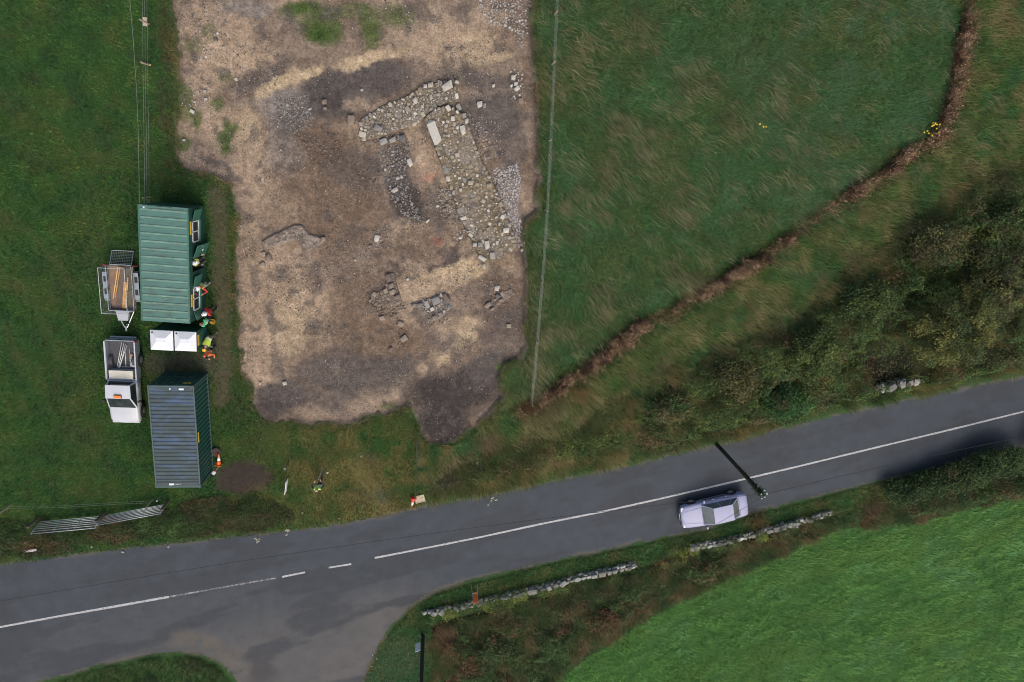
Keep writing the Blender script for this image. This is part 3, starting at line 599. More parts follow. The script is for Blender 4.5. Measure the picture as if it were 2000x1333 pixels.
BARK = mat('bark', (.07, .055, .04), .9, .35, 9, bmp=.5)
def shrub(name, px, py, h, rx, ry, nleaf, cols, label, seed, group=None, clumps=70, spray=.0, size=(.04, .085), cat='shrub', sig=.24, stem_r=.05):
    """woody plant: stems that fork up from one root into a crown of leaf clumps"""
    rg = np.random.default_rng(seed); c0 = P(px, py, h * .62); base = Vector((c0.x, c0.y, gz(c0.x, c0.y)))
    root = thing(name, base, 0, label, cat, group)
    ct = []
    while len(ct) < clumps:
        q = rg.uniform(-1, 1, 3); q[2] = abs(q[2]); r = np.linalg.norm(q)
        if .45 < r < 1: ct.append(q * [rx, ry, h * .62] * rg.uniform(.78, 1.1) + [0, 0, h * .36])
    ct = np.array(ct); st = MB()
    for q in ct[:26]:
        a = Vector((rg.normal(0, .06), rg.normal(0, .06), -.05)); e = Vector(q); mdl = a.lerp(e, .5) + Vector((-e.x * .12, -e.y * .12, h * .1))
        st.tube([a, mdl, e], [stem_r, stem_r * .55, .012], 5)
    st.build('trunk', BARK, root)
    wgt = rg.uniform(.5, 1.5, clumps); wgt /= wgt.sum(); idx = rg.choice(clumps, nleaf, p=wgt)
    off = rg.normal(0, sig, (nleaf, 3)) * [1, 1, .7]
    if spray:
        dr = ct.copy(); dr[:, 2] = .15; dr /= np.linalg.norm(dr, axis=1)[:, None]; tt = rg.random((nleaf, 1))
        side_ = rg.integers(-2, 3, (nleaf, 1)) * .12; perp = np.c_[-dr[:, 1], dr[:, 0], dr[:, 2] * 0]
        off = off * .35 + dr[idx] * tt * spray + perp[idx] * side_ * tt * 2 - np.c_[tt * 0, tt * 0, tt * tt * spray * .35]
    pts = ct[idx] + off; pts[:, 2] = np.maximum(pts[:, 2], .08)
    cl = np.array(cols)[rg.integers(0, len(cols), clumps)][idx] * (rg.uniform(.75, 1.25, (clumps, 1))[idx] * rg.uniform(.55, 1.35, (nleaf, 1)) * 1.75)
    leaves('crown', pts, rg.uniform(*size, nleaf), np.clip(cl, .004, 1), root, up=.5)
    return root
OL = [(.05, .062, .02), (.075, .085, .024), (.038, .055, .02), (.10, .10, .03)]
DK = [(.024, .042, .016), (.032, .055, .018), (.042, .065, .02)]
VV = [(.03, .075, .022), (.042, .098, .028), (.028, .06, .02)]
OB = [(.06, .062, .022), (.045, .06, .02), (.085, .075, .03), (.05, .045, .022)]
SG = 'shrubs in the scrub north of the road'
shrub('willow_tree', 1880, 648, 4.2, 2.5, 2.1, 17000, OL, 'spreading olive green willow at the right edge above the road', 301, clumps=110, spray=.75, size=(.035, .08), cat='tree', sig=.22, stem_r=.09)
shrub('willow_tree', 1965, 560, 3.6, 2.0, 1.6, 10000, [(.05, .062, .02), (.06, .05, .024), (.085, .09, .026), (.04, .05, .02)], 'smaller reddish green willow behind the spreading willow', 302, clumps=80, spray=.6, cat='tree', stem_r=.07)
shrub('thorn_bush', 1535, 790, 2.0, 1.5, .95, 9000, VV, 'vivid dark green leafy bush overhanging the road edge', 303, SG)
shrub('thorn_bush', 1600, 690, 2.5, 1.7, 1.5, 11000, [(.05, .075, .02), (.036, .055, .018), (.075, .095, .026)], 'broad mid green thorn bush left of the dark gap', 304, SG)
shrub('thorn_bush', 1440, 745, 1.9, 1.6, 1.1, 8000, OB, 'brownish olive bush in the middle of the scrub', 305, SG)
shrub('thorn_bush', 1840, 480, 2.6, 2.0, 1.4, 9000, DK + OB, 'dark brown green thorn bush above the willow', 306, SG)
shrub('thorn_bush', 1700, 590, 2.3, 1.6, 1.2, 8000, DK + [(.06, .08, .022)], 'dark bush between the rough grass and the dark gap', 307, SG)
shrub('thorn_bush', 1310, 800, 1.5, 1.4, .8, 6000, OB + VV[:1], 'low olive bush near the utility pole foot', 308, SG)
shrub('thorn_bush', 1985, 440, 2.4, 1.6, 1.5, 6000, DK + OB, 'dark thorn bush at the right edge of the picture', 309, SG)
SS = 'bushes in the hedge south of the road'
shrub('hedge_bush', 1960, 905, 2.1, 1.9, .95, 9000, DK, 'tall dark hedge bush at the right edge below the road', 311, SS)
shrub('hedge_bush', 1860, 940, 1.8, 1.6, .9, 8000, DK + [(.05, .05, .02)], 'dark hedge bush just left of the right edge bush', 312, SS)
shrub('hedge_bush', 1770, 965, 1.6, 1.3, .7, 6000, DK, 'low dark hedge bush beside the tan grass tuft', 313, SS)
shrub('hedge_bush', 1910, 922, 1.9, 1.4, .8, 6000, DK, 'dark hedge bush between the two taller right hand bushes', 318, SS)
shrub('hedge_bush', 1815, 950, 1.6, 1.2, .7, 5000, DK, 'small dark hedge bush in the gap of the right hedge', 319, SS)
shrub('hedge_bush', 2070, 880, 2.4, 1.9, 1.0, 6000, DK, 'dark hedge bush cut by the right picture edge', 314, SS)
shrub('hedge_bush', 1180, 1215, .9, 1.1, .7, 4000, [(.10, .052, .028), (.07, .05, .024), (.05, .055, .02)], 'rusty brown bramble bush behind the long stone wall', 315, SS)
shrub('hedge_bush', 960, 1270, 1.0, 1.2, .9, 4500, DK + [(.08, .05, .025)], 'dark bramble bush right of the sign pole', 316, SS)
shrub('hedge_bush', 1370, 1118, .9, 1.2, .6, 4000, [(.03, .062, .02), (.042, .075, .022), (.10, .06, .03)], 'green bush on the bank below the parked car', 317, SS)
def tuft(px, py, label, col, h=.9, n=320, r=.3, group=None, ang=-50):
    g = G(px, py); ro = thing('grass_tuft', g, 0, label, 'grass tuft', group); nn = n
    x = rng.normal(0, r, nn); y = rng.normal(0, r * .8, nn)
    c = np.array([col]) * rng.uniform(.5, 1.2, (nn, 1))
    o = blades('blades', x, y, rng.uniform(.5, 1, nn) * h, rng.uniform(.01, .02, nn), wind(nn, ang, .5), rng.uniform(.4, .9, nn), c, True, z=np.zeros(nn)); o.parent = ro
TG = 'dry straw tufts beside the road'
for (a, b, lb, cl, rr, an) in ((1705, 985, 'tan dry grass tuft right of the broken wall end', (.25, .165, .09), .4, -85), (870, 1225, 'tan dry grass tuft behind the end of the stone wall', (.26, .17, .09), .32, -50), (950, 860, 'pale straw tuft above the white boulder', (.30, .21, .12), .45, -40),
                       (1130, 768, 'straw tuft where the fence meets the ditch', (.30, .2, .09), .4, -40), (1480, 1018, 'tan grass tuft beside the parked car', (.19, .13, .06), .4, 130), (1030, 790, 'dark straw tuft at the foot of the wire fence', (.2, .12, .05), .35, -80)):
    tuft(a, b, lb, cl, r=rr, group=TG, ang=an)
YF = mat('ragwort_yellow', (.62, .45, .03), .7, .2, 30); WSTEM = mat('weed_stem', (.06, .10, .03), .8, .2, 20)
for (a, b, lb, k) in ((1812, 246, 'yellow flowering ragwort beside the ditch bend', 9), (1800, 258, 'smaller yellow ragwort left of the ditch bend', 5), (1473, 248, 'small yellow ragwort in the open meadow', 4)):
    g = G(a, b); ro = thing('ragwort', g, 0, lb, 'flower', 'yellow ragwort in the meadow')
    st = MB(); 
    for q in range(k):
        e = Vector((random.gauss(0, .16), random.gauss(0, .16), random.uniform(.55, .8)))
        st.tube([(0, 0, -.03), e * .5 + Vector((0, 0, .1)), e], .008, 5)
        MB().lathe([(.005, -.02), (.05, 0), (.045, .02), (.01, .028)], e, 8).build('flower_head', YF, ro)
    st.build('stem', WSTEM, ro)

# ================================================================== stones of the excavation
def hull(seed, kind):
    rg = random.Random(seed); bm = bmesh.new()
    if kind == 'block':
        for sx in (-1, 1):
            for sy in (-1, 1):
                for sz in (-1, 1): bm.verts.new((sx * rg.uniform(.5, 1), sy * rg.uniform(.5, 1), sz * rg.uniform(.75, 1)))
        for k in range(6):
            a = rg.uniform(0, 6.28); bm.verts.new((math.cos(a) * rg.uniform(.85, 1.05), math.sin(a) * rg.uniform(.85, 1.05), rg.uniform(-.6, .9)))
        for k in range(3): bm.verts.new((rg.uniform(-.6, .6), rg.uniform(-.6, .6), rg.uniform(.95, 1.15)))
    else:
        for k in range(15):
            a, zz = rg.uniform(0, 6.28), rg.uniform(-1, 1); r = math.sqrt(max(0, 1 - zz * zz)) ** .6 * rg.uniform(.75, 1.05)
            bm.verts.new((r * math.cos(a), r * math.sin(a), zz))
    res = bmesh.ops.convex_hull(bm, input=bm.verts); bmesh.ops.delete(bm, geom=[v for v in bm.verts if not v.link_faces], context='VERTS')
    bmesh.ops.recalc_face_normals(bm, faces=bm.faces)
    me = bpy.data.meshes.new('stone'); bm.to_mesh(me); bm.free(); return me
PROTO = {}
def proto(kind, m):
    key = (kind, m.name)
    if key not in PROTO:
        L_ = []
        for k in range(7):
            me = hull(900 + k + (50 if kind == 'block' else 0), kind); me.materials.append(m); L_.append(me)
        PROTO[key] = L_
    return random.choice(PROTO[key])
def put_stone(parent, x, y, z, sx, sy, sz, rz, m, kind='round', tilt=.12, sink=.45):
    o = bpy.data.objects.new('stone', proto(kind, m)); link(o, parent)
    o.location = Vector((x, y, z + sz * (1 - 2 * sink))) - parent.location
    o.scale = (sx, sy, sz); o.rotation_euler = (random.gauss(0, tilt), random.gauss(0, tilt), rz); return o
TAKEN = []
def free(x, y, r):
    for a, b, q in TAKEN:
        if (a - x) ** 2 + (b - y) ** 2 < (q + r) ** 2 * .8: return False
    return True
def core_mesh(parent, poly, h, m, colr, seed):
    lo, hi = poly.min(0) - .2, poly.max(0) + .2; X, Y, Q = grid(np.arange(lo[0], hi[0], .06), np.arange(lo[1], hi[1], .06))
    d = sdf(X + .12 * (fbm(X, Y, .4, seed) - .5), Y + .12 * (fbm(X, Y, .4, seed + 1) - .5), poly); k = (d[Q] < .09).all(1); Q = Q[k]
    use = np.unique(Q); rm = np.full(len(X), -1); rm[use] = np.arange(len(use)); Q = rm[Q]; X, Y, d = X[use], Y[use], d[use]
    Z = soil_z(X, Y) - .05 + (h + .05) * sst(.05, -.02, d) + .05 * (fbm(X, Y, .5, seed + 2) - .5) * (d < 0)
    C = np.tile(np.array(colr), (len(X), 1)) * (.65 + .7 * fbm(X, Y, .45, seed + 3))[:, None]
    C = mixc(C, (.22, .19, .16), sst(.5, .65, fbm(X, Y, .9, seed + 4)) * .7); C = mixc(C, (.1, .085, .07), sst(.54, .66, fbm(X, Y, .35, seed + 5)) * .6)
    o = np_mesh('core', np.c_[X - parent.location.x, Y - parent.location.y, Z - parent.location.z], Q, m, C, parent, quads=True, smooth=True)
    return lambda x, y: gz(x, y) + h
def chips(name, x, y, s, c, parent, zf):
    n = len(x); ph = [np.array([v.co for v in hull(960 + k, 'round').vertices]) for k in range(3)]
    fcs = [[tuple(p.vertices) for p in hull(960 + k, 'round').polygons] for k in range(3)]
    Vs, Ts, Cs = [], [], []; off = 0; kk = rng.integers(0, 3, n); z = zf(x, y)
    for k in range(3):
        i = np.where(kk == k)[0]; m_ = len(i)
        if not m_: continue
        a = rng.uniform(0, 6.28, m_); ca, sa = np.cos(a)[:, None], np.sin(a)[:, None]; v = ph[k][None] * np.stack([s[i], s[i] * rng.uniform(.5, 1, m_), s[i] * rng.uniform(.4, .8, m_)], 1)[:, None]
        v = np.stack([v[..., 0] * ca - v[..., 1] * sa, v[..., 0] * sa + v[..., 1] * ca, v[..., 2]], -1) + np.c_[x[i], y[i], z[i] + s[i] * .25][:, None]
        T = np.array(fcs[k]); Vs.append(v.reshape(-1, 3)); Ts.append((T[None] + (np.arange(m_) * len(ph[k]))[:, None, None] + off).reshape(-1, 3)); Cs.append(np.repeat(c[i], len(ph[k]), 0)); off += m_ * len(ph[k])
    return np_mesh(name, np.concatenate(Vs), np.concatenate(Ts), BRIGHTSTUFF, np.clip(np.concatenate(Cs), 0, .75), parent, 'stuff')
def footing(name, pxpoly, h, label, m, n, smin, smax, colr, seed, group='stone wall footings in the excavation', core=True, facing=True, kindp=.5):
    poly = Pn(pxpoly); c = poly.mean(0); root = thing(name, (c[0], c[1], gz(c[0], c[1])), 0, label, 'wall footing', group)
    top = core_mesh(root, poly, h, SOIL, colr, seed) if core else (lambda x, y: gz(x, y))
    rd = random.Random(seed); lo, hi = poly.min(0), poly.max(0); cnt = 0
    if facing:      # stones laid along the faces
        N_ = len(poly)
        for i in range(N_):
            a, b = Vector(poly[i]), Vector(poly[(i + 1) % N_]); L_ = (b - a).length; s = 0
            while s < L_ - .1:
                l = rd.uniform(smin * 1.3, smax * 1.1); p = a.lerp(b, min(1, (s + l / 2) / L_)); dr = (b - a).normalized(); inn = Vector((-dr.y, dr.x)); 
                if sdf(np.array([p.x + inn.x * .1]), np.array([p.y + inn.y * .1]), poly)[0] > 0: inn = -inn
                w_ = rd.uniform(.10, .17); q = p + inn * (w_ * .6)
                if rd.random() < .62 and free(q.x, q.y, l * .35):
                    put_stone(root, q.x, q.y, top(q.x, q.y), l / 2 * .95, w_ * rd.uniform(.7, 1.3), .09, math.atan2(dr.y, dr.x) + rd.gauss(0, .22), m, 'block' if rd.random() < .6 else 'round', .07, .66); TAKEN.append((q.x, q.y, l * .36)); cnt += 1
                s += l
    tries = 0
    while cnt < n and tries < n * 30:
        tries += 1; x, y = rd.uniform(lo[0], hi[0]), rd.uniform(lo[1], hi[1])
        if sdf(np.array([x]), np.array([y]), poly)[0] > -.06: continue
        s = smin + (smax - smin) * rd.random() ** 1.5; r = s / 2
        if not free(x, y, r): continue
        TAKEN.append((x, y, r)); e = rd.uniform(.65, 1)
        put_stone(root, x, y, top(x, y), r, r * e, r * rd.uniform(.35, .6), rd.uniform(0, 6.28), m, 'block' if rd.random() < kindp else 'round', .14, .5); cnt += 1
    k = int(abs(np.cross(poly, np.roll(poly, -1, 0)).sum()) / 2 * 55); x = rng.uniform(lo[0], hi[0], k * 3); y = rng.uniform(lo[1], hi[1], k * 3); ok = sdf(x, y, poly) < -.03; x, y = x[ok][:k], y[ok][:k]
    cc = np.where(rng.random((len(x), 1)) < .5, np.array([(.33, .30, .25)]), np.array([(.17, .14, .10)])) * rng.uniform(.4, 1.4, (len(x), 1))
    ch_ = chips('rubble', x - root.location.x, y - root.location.y, rng.uniform(.015, .05, len(x)), cc, root, lambda a, b: gz(a + root.location.x, b + root.location.y) + (h if core else 0) - root.location.z)
    return root
# the large stones that can be told apart, px centre, px size, angle
BIG = [(874, 169, 25, 17, 27, STONE_PALE), (892, 161, 9, 6, -30, STONE_PALE), (841, 167, 12, 11, 10, STONE_OCHRE), (830, 169, 9, 8, 0, STONE_PALE), (811, 197, 11, 12, 20, STONE_PALE), (841, 190, 8, 12, 10, STONE_OCHRE), (847.5, 259, 46, 18, -70, STONE_PALE),
    (904, 256, 12, 19, 15, STONE_PALE), (911, 237, 8, 10, 0, STONE_PALE), (884, 233, 8, 9, 0, STONE_PALE), (896, 210, 9, 14, 20, STONE_GREY), (937, 205, 13, 12, 10, STONE_PALE), (946, 206, 7, 11, 0, STONE_GREY), (1003, 151, 11, 12, 0, STONE_PALE), (1008, 164, 9, 8, 0, STONE_PALE),
    (1010, 173, 13, 10, 40, STONE_PALE), (999, 167, 6, 6, 0, STONE_PALE), (1018, 197, 11, 10, 10, STONE_BROWN), (738, 251, 18, 12, -30, STONE_GREY), (686, 237, 16, 21, 0, STONE_BROWN), (786, 271, 12, 13, 10, STONE_GREY), (748, 277, 20, 13, 20, STONE_GREY), (767, 274, 15, 11, 20, STONE_GREY),
    (801, 319, 11, 16, 25, STONE_PALE), (771, 372, 14, 9, 25, STONE_PALE), (974, 368, 9, 19, 30, STONE_GREY), (955, 362, 12, 10, 0, STONE_OCHRE), (919, 357, 12, 11, 0, STONE_OCHRE), (951, 479, 12, 18, 10, STONE_PALE), (941, 504, 22, 11, -30, STONE_PALE), (926, 477, 11, 9, 0, STONE_PALE), (961, 500, 11, 14, 0, STONE_PALE),
    (945, 520, 8, 12, 20, STONE_PALE), (936, 477, 13, 12, 0, STONE_GREY), (736, 466, 10, 15, -20, STONE_PALE), (899, 465, 6, 7, 0, STONE_PALE), (1020, 489, 7, 7, 0, STONE_PALE), (988, 450, 14, 13, 0, STONE_OCHRE), (975, 437, 6, 9, 0, STONE_PALE), (775, 580, 14, 11, 10, STONE_BROWN), (766, 570, 15, 12, 10, STONE_BROWN), (764, 558, 13, 12, 10, STONE_BROWN),
    (759, 543, 11, 17, 15, STONE_BROWN), (820, 596, 16, 11, 10, STONE_GREY), (834, 595, 9, 16, 15, STONE_GREY), (850, 587, 23, 18, 20, STONE_GREY), (872, 583, 9, 22, 30, STONE_BROWN), (848, 621, 11, 11, 10, STONE_BROWN), (844, 604, 9, 8, 30, STONE_PALE), (860, 614, 8, 8, 20, STONE_BROWN), (867, 608, 6, 7, 10, STONE_PALE), (782, 632, 18, 13, -20, STONE_BROWN), (746, 622, 12, 9, 10, STONE_BROWN),
    (971, 564, 12, 13, 0, STONE_PALE), (973, 579, 12, 9, -30, STONE_GREY), (953, 597, 15, 10, 35, STONE_BROWN), (962, 604, 12, 8, 30, STONE_BROWN), (979, 588, 9, 8, 20, STONE_BROWN), (789, 662, 20, 15, 40, STONE_BROWN), (762, 682, 12, 8, 15, STONE_BROWN), (994, 638, 10, 9, 0, STONE_BROWN), (556, 749, 9, 9, 0, STONE_PALE), (524, 504, 14, 15, 20, STONE_BROWN), (512, 518, 14, 11, 20, STONE_BROWN), (514, 497, 9, 11, 0, STONE_BROWN),
    (633, 199, 11, 10, 0, STONE_BROWN), (635, 212, 9, 8, 0, STONE_BROWN), (508, 749, 6, 6, 0, STONE_PALE), (796, 546, 8, 7, 30, STONE_PALE), (694, 509, 5, 5, 0, STONE_PALE), (723, 481, 7, 6, 0, STONE_GREY), (899, 371, 7, 8, 0, STONE_PALE), (873, 400, 9, 7, 0, STONE_OCHRE), (868, 411, 10, 7, 0, STONE_BROWN), (632, 468, 9, 9, 0, STONE_BROWN), (556, 459, 6, 6, 0, STONE_GREY),
    (835, 432, 11, 5, 35, STONE_PALE), (400, 178, 9, 6, 0, STONE_PALE), (402, 194, 6, 6, 0, STONE_PALE), (375, 218, 9, 6, -30, STONE_PALE), (421, 78, 8, 6, -20, STONE_BROWN), (359, 274, 6, 5, 0, STONE_PALE), (461, 155, 6, 6, 0, STONE_PALE), (707, 176, 6, 6, 0, STONE_PALE), (964, 167, 7, 7, 0, STONE_PALE)]
ROOTS = {}
for (a, b, sx, sy, an, m) in BIG:
    p = P(a, b); TAKEN.append((p.x, p.y, (sx + sy) / 4 / 34.))
_big_taken = list(TAKEN)
wA = footing('wall_footing', [(829, 233), (845, 275), (868, 335), (885, 385), (905, 435), (925, 478), (940, 508), (960, 512), (985, 500), (1008, 484), (1003, 455), (985, 410), (965, 360), (945, 322), (930, 288), (917, 250), (908, 225), (880, 208), (850, 212)], .26,
    'wide ochre mortared wall footing running diagonally down the excavation', STONE_OCHRE, 300, .10, .36, (.165, .132, .088), 401)
wB = footing('wall_footing', [(702, 236), (745, 208), (790, 190), (830, 168), (872, 156), (892, 172), (896, 194), (860, 206), (828, 226), (815, 245), (780, 252), (745, 268), (706, 276)], .12,
    'rubble wall footing at the upper end with a large pale block', STONE_OCHRE, 290, .09, .32, (.15, .122, .092), 402)
wC = footing('wall_footing', [(754, 535), (768, 534), (785, 590), (768, 598), (742, 600), (722, 590), (726, 574), (752, 566)], .10, 'small brown squared footing corner beside the tan floor', STONE_BROWN, 80, .09, .26, (.14, .11, .085), 403)
wD = footing('wall_footing', [(802, 594), (835, 583), (862, 573), (878, 576), (884, 598), (862, 622), (838, 628), (824, 606)], .06, 'footing of flat grey slabs at the lower side of the tan floor', STONE_GREY, 60, .09, .28, (.13, .11, .09), 404)
wE = footing('wall_footing', [(511, 471), (575, 439), (590, 440), (602, 458), (632, 465), (630, 477), (598, 492), (580, 466), (516, 488)], .16, 'isolated L shaped footing at the left of the excavation', STONE_BROWN, 16, .10, .28, (.205, .168, .138), 405, facing=False)
wF = footing('wall_footing', [(950, 596), (986, 570), (1004, 566), (1008, 574), (966, 604)], .05, 'short brown footing near the right hand excavation edge', STONE_BROWN, 22, .10, .3, (.14, .11, .088), 406)
for (a, b, sx, sy, an, m) in BIG:
    p = P(a, b); par, zt = soil, gz(p.x, p.y)
    o = put_stone(par, p.x, p.y, zt, sx / 68., sy / 68., .10 + min(sx, sy) / 260., R(an), m, 'block', .05, .42)
    ROOTS[(a, b)] = o
# big stones that belong to a footing go under it, raised onto its core
for wroot, hh, poly in ((wA, .26, [(826, 230), (845, 275), (868, 335), (885, 385), (905, 435), (925, 478), (935, 515), (950, 530), (985, 506), (1010, 486), (1003, 455), (985, 410), (965, 360), (945, 322), (930, 288), (917, 245), (908, 222), (880, 208)]),
                        (wB, .12, [(676, 226), (745, 205), (790, 188), (830, 160), (875, 152), (898, 158), (898, 196), (860, 206), (828, 226), (815, 245), (790, 280), (745, 286), (676, 262)]),
                        (wC, .10, [(750, 530), (770, 530), (788, 592), (768, 600), (720, 600), (722, 574)]), (wD, .06, [(800, 590), (862, 570), (890, 576), (884, 602), (862, 622), (838, 630)]),
                        (wE, .11, [(505, 470), (590, 435), (640, 460), (632, 480), (598, 494), (520, 490)]), (wF, .05, [(945, 600), (986, 570), (1006, 566), (966, 610)])):
    pl = np.array(poly, float)
    for (a, b), o in ROOTS.items():
        if sdf(np.array([a]), np.array([b]), pl)[0] < 0:
            w_ = o.location.copy(); o.parent = wroot; o.location = w_ - wroot.location + Vector((0, 0, hh))
# loose single stones inside the rubble spreads, then the finer rubble as one mass
def rub(px): return Pn(px)
RUB = [([(745, 262), (796, 262), (802, 310), (790, 340), (800, 378), (826, 428), (800, 436), (768, 398), (752, 350), (738, 300)], 95, .10, .28, STONE_GREY, 900, (.30, .28, .25)),
       ([(858, 366), (882, 372), (900, 432), (885, 440), (852, 410)], 34, .10, .26, STONE_GREY, 320, (.33, .29, .25)),
       ([(964, 332), (1012, 321), (1017, 350), (1010, 402), (1023, 478), (1010, 484), (985, 418), (964, 364)], 60, .07, .17, STONE_PALE, 1900, (.50, .48, .46)),
       ([(925, -40), (1032, -40), (1034, 50), (1022, 92), (1005, 60), (950, 42)], 56, .08, .22, STONE_PALE, 900, (.45, .43, .41)),
       ([(538, 195), (600, 186), (612, 240), (575, 262), (540, 228)], 26, .08, .17, STONE_GREY, 520, (.30, .28, .26)),
       ([(585, 265), (660, 262), (668, 310), (610, 326)], 26, .08, .18, STONE_BROWN, 520, (.2, .15, .12)),
       ([(700, 232), (748, 226), (752, 272), (705, 290)], 26, .09, .2, STONE_BROWN, 320, (.26, .2, .16)),
       ([(718, 578), (792, 602), (768, 624), (722, 606)], 34, .09, .22, STONE_BROWN, 300, (.24, .19, .15)),
       ([(724, 440), (764, 440), (770, 482), (728, 492)], 20, .08, .18, STONE_GREY, 200, (.32, .27, .22)),
       ([(995, 132), (1022, 140), (1024, 200), (1002, 190)], 14, .10, .24, STONE_PALE, 60, (.4, .37, .33)),
       ([(890, 440), (912, 448), (900, 472), (886, 466)], 10, .08, .18, STONE_PALE, 60, (.4, .36, .3)),
       ([(910, 215), (975, 240), (985, 300), (945, 320), (925, 270)], 30, .08, .2, STONE_GREY, 260, (.36, .33, .3)),
       ([(690, 300), (740, 300), (740, 400), (700, 400)], 12, .08, .16, STONE_BROWN, 160, (.24, .19, .16)),
       ([(380, 30), (440, 30), (440, 110), (370, 120)], 18, .07, .15, STONE_PALE, 130, (.42, .39, .36)), ([(360, 160), (420, 165), (415, 240), (350, 230)], 16, .07, .15, STONE_PALE, 110, (.42, .39, .36)),
       ([(760, 640), (800, 640), (790, 680), (765, 672)], 10, .07, .16, STONE_BROWN, 60, (.28, .22, .18)), ([(940, 552), (1010, 552), (1010, 600), (960, 612)], 16, .07, .18, STONE_BROWN, 120, (.34, .28, .23)),
       ([(840, 620), (880, 600), (885, 625), (850, 640)], 8, .07, .15, STONE_BROWN, 50, (.3, .25, .2))]
fx, fy, fs, fc = [], [], [], []
for (pp, k, s0, s1, m, nf, col) in RUB:
    poly = rub(pp); lo, hi = poly.min(0), poly.max(0); c = 0; tr = 0
    while c < k and tr < k * 40:
        tr += 1; x, y = random.uniform(lo[0], hi[0]), random.uniform(lo[1], hi[1])
        if sdf(np.array([x]), np.array([y]), poly)[0] > 0: continue
        s = s0 + (s1 - s0) * random.random() ** 1.8
        if not free(x, y, s / 2): continue
        TAKEN.append((x, y, s / 2)); c += 1
        put_stone(soil, x, y, gz(x, y), s / 2, s / 2 * random.uniform(.6, 1), s / 2 * random.uniform(.45, .8), random.uniform(0, 6.28), m, random.choice(('round', 'block')), .25, .35)
    x = rng.uniform(lo[0] - .3, hi[0] + .3, nf * 4); y = rng.uniform(lo[1] - .3, hi[1] + .3, nf * 4); ok = sdf(x, y, poly) < .3 * (fbm(x, y, .5, 7) - .3); x, y = x[ok][:nf], y[ok][:nf]
    fx.append(x); fy.append(y); fs.append(rng.uniform(.02, .085, len(x)) * rng.uniform(.5, 1, len(x))); fc.append(np.array([col]) * .72 * rng.uniform(.35, 1.45, (len(x), 1)))
# chips of stone strewn over the whole surface
n = 22000; lo, hi = TRENCH.min(0), TRENCH.max(0); x = rng.uniform(lo[0], hi[0], n * 3); y = rng.uniform(lo[1], hi[1], n * 3)
ok = (dTR(x, y) < -.1) & in_view(x, y) & (rng.random(n * 3) < .08 + .92 * sst(.46, .64, fbm(x, y, 1.5, 421))); x, y = x[ok][:n], y[ok][:n]
px_, py_ = pix(x, y); pal_ = np.where(rng.random((len(x), 1)) < .3, np.array([(.34, .315, .28)]), np.array([(.12, .095, .078)])) * rng.uniform(.35, 1.45, (len(x), 1))
fx.append(x); fy.append(y); fs.append(rng.uniform(.010, .034, len(x)) * np.where(rng.random(len(x)) < .08, 1.9, 1)); fc.append(pal_)
chips('rubble', np.concatenate(fx), np.concatenate(fy), np.concatenate(fs), np.concatenate(fc), soil, gz)
# white scraps of stone on the verges, part of the ground
for (a, b, s) in ((591, 1001, 6), (663, 1011, 5), (510, 857, 4), (709, 987, 4), (880, 857, 4), (1232, 866, 7), (180, 1067, 6), (728, 1278, 5), (736, 1285, 5), (726, 1300, 6), (706, 890, 7), (640, 923, 8), (1152, 733, 7), (1843, 263, 7), (240, 1078, 9), (330, 1068, 8), (1335, 606, 4)):
    g = G(a, b); put_stone(ground, g.x, g.y, g.z, s / 68., s / 90., .07, random.uniform(0, 3), STONE_PALE, 'round', .2, .2)
g = G(931, 902); bo = thing('boulder', g, 0, 'pale grey boulder half hidden in brambles above the road', 'boulder')
for (dx, dy, sx, sy, sz) in ((0, 0, .26, .19, .25), (.26, -.02, .18, .16, .2), (-.22, .06, .17, .12, .16)): put_stone(bo, g.x + dx, g.y + dy, g.z, sx, sy, sz, random.uniform(0, 3), STONE_PALE, 'round', .1, .2)

# ================================================================== dry stone walls
def stone_wall(label, px, h, w, gap=0.0, group='low lichen covered dry stone walls', keep=1.0, seed=5):
    rd = random.Random(seed); pts = [P(*p) for p in px]; root = thing('stone_wall', (pts[0].x, pts[0].y, gz(pts[0].x, pts[0].y)), 0, label, 'wall', group)
    for a, b in zip(pts[:-1], pts[1:]):
        L_ = (b - a).length; dr = (b - a).normalized(); nn = Vector((-dr.y, dr.x, 0)); az = math.atan2(dr.y, dr.x)
        for row in range(3):
            hh = h / 3; z0 = row * hh
            for sgn in ((-1, 1) if row < 2 else (0,)):
                s = rd.uniform(0, .2)
                while s < L_ - .1:
                    l = rd.uniform(.28, .55) if row < 2 else rd.uniform(.35, .8)
                    p = a + dr * (s + l / 2) + nn * (sgn * w * .27)
                    if rd.random() < (.9 if row < 2 else keep):
                        wd_ = w * (.28 if row < 2 else rd.uniform(.42, .55))
                        put_stone(root, p.x, p.y, gz(p.x, p.y) + z0 + hh / 2, l / 2, wd_, hh * rd.uniform(.52, .62), az + rd.gauss(0, .16), STONE_WALL, 'block' if rd.random() < .55 else 'round', .1, .5)
                    s += l * .98
    return root
stone_wall('long low lichen covered stone wall from the junction corner along the verge', [(822, 1196), (880, 1183), (940, 1170), (1000, 1156), (1060, 1142), (1130, 1122), (1235, 1099)], .6, .40, keep=.78, seed=11)
stone_wall('broken stone wall section below the parked car', [(1340, 1066), (1405, 1055), (1470, 1038), (1530, 1022), (1580, 1009), (1617, 998)], .55, .40, keep=.55, seed=12)
stone_wall('short pale stone wall piece in the dark gap above the road', [(1704, 757), (1740, 747), (1775, 741)], .8, .55, seed=13, group='low lichen covered dry stone walls')
n = 16000; q = Pn([(822, 1200), (940, 1174), (1060, 1146), (1235, 1103), (1340, 1070), (1470, 1042), (1617, 1002)]); L_ = np.hypot(*np.diff(q, axis=0).T); i = rng.choice(len(L_), n, p=L_ / L_.sum()); fr = rng.random((n, 1))
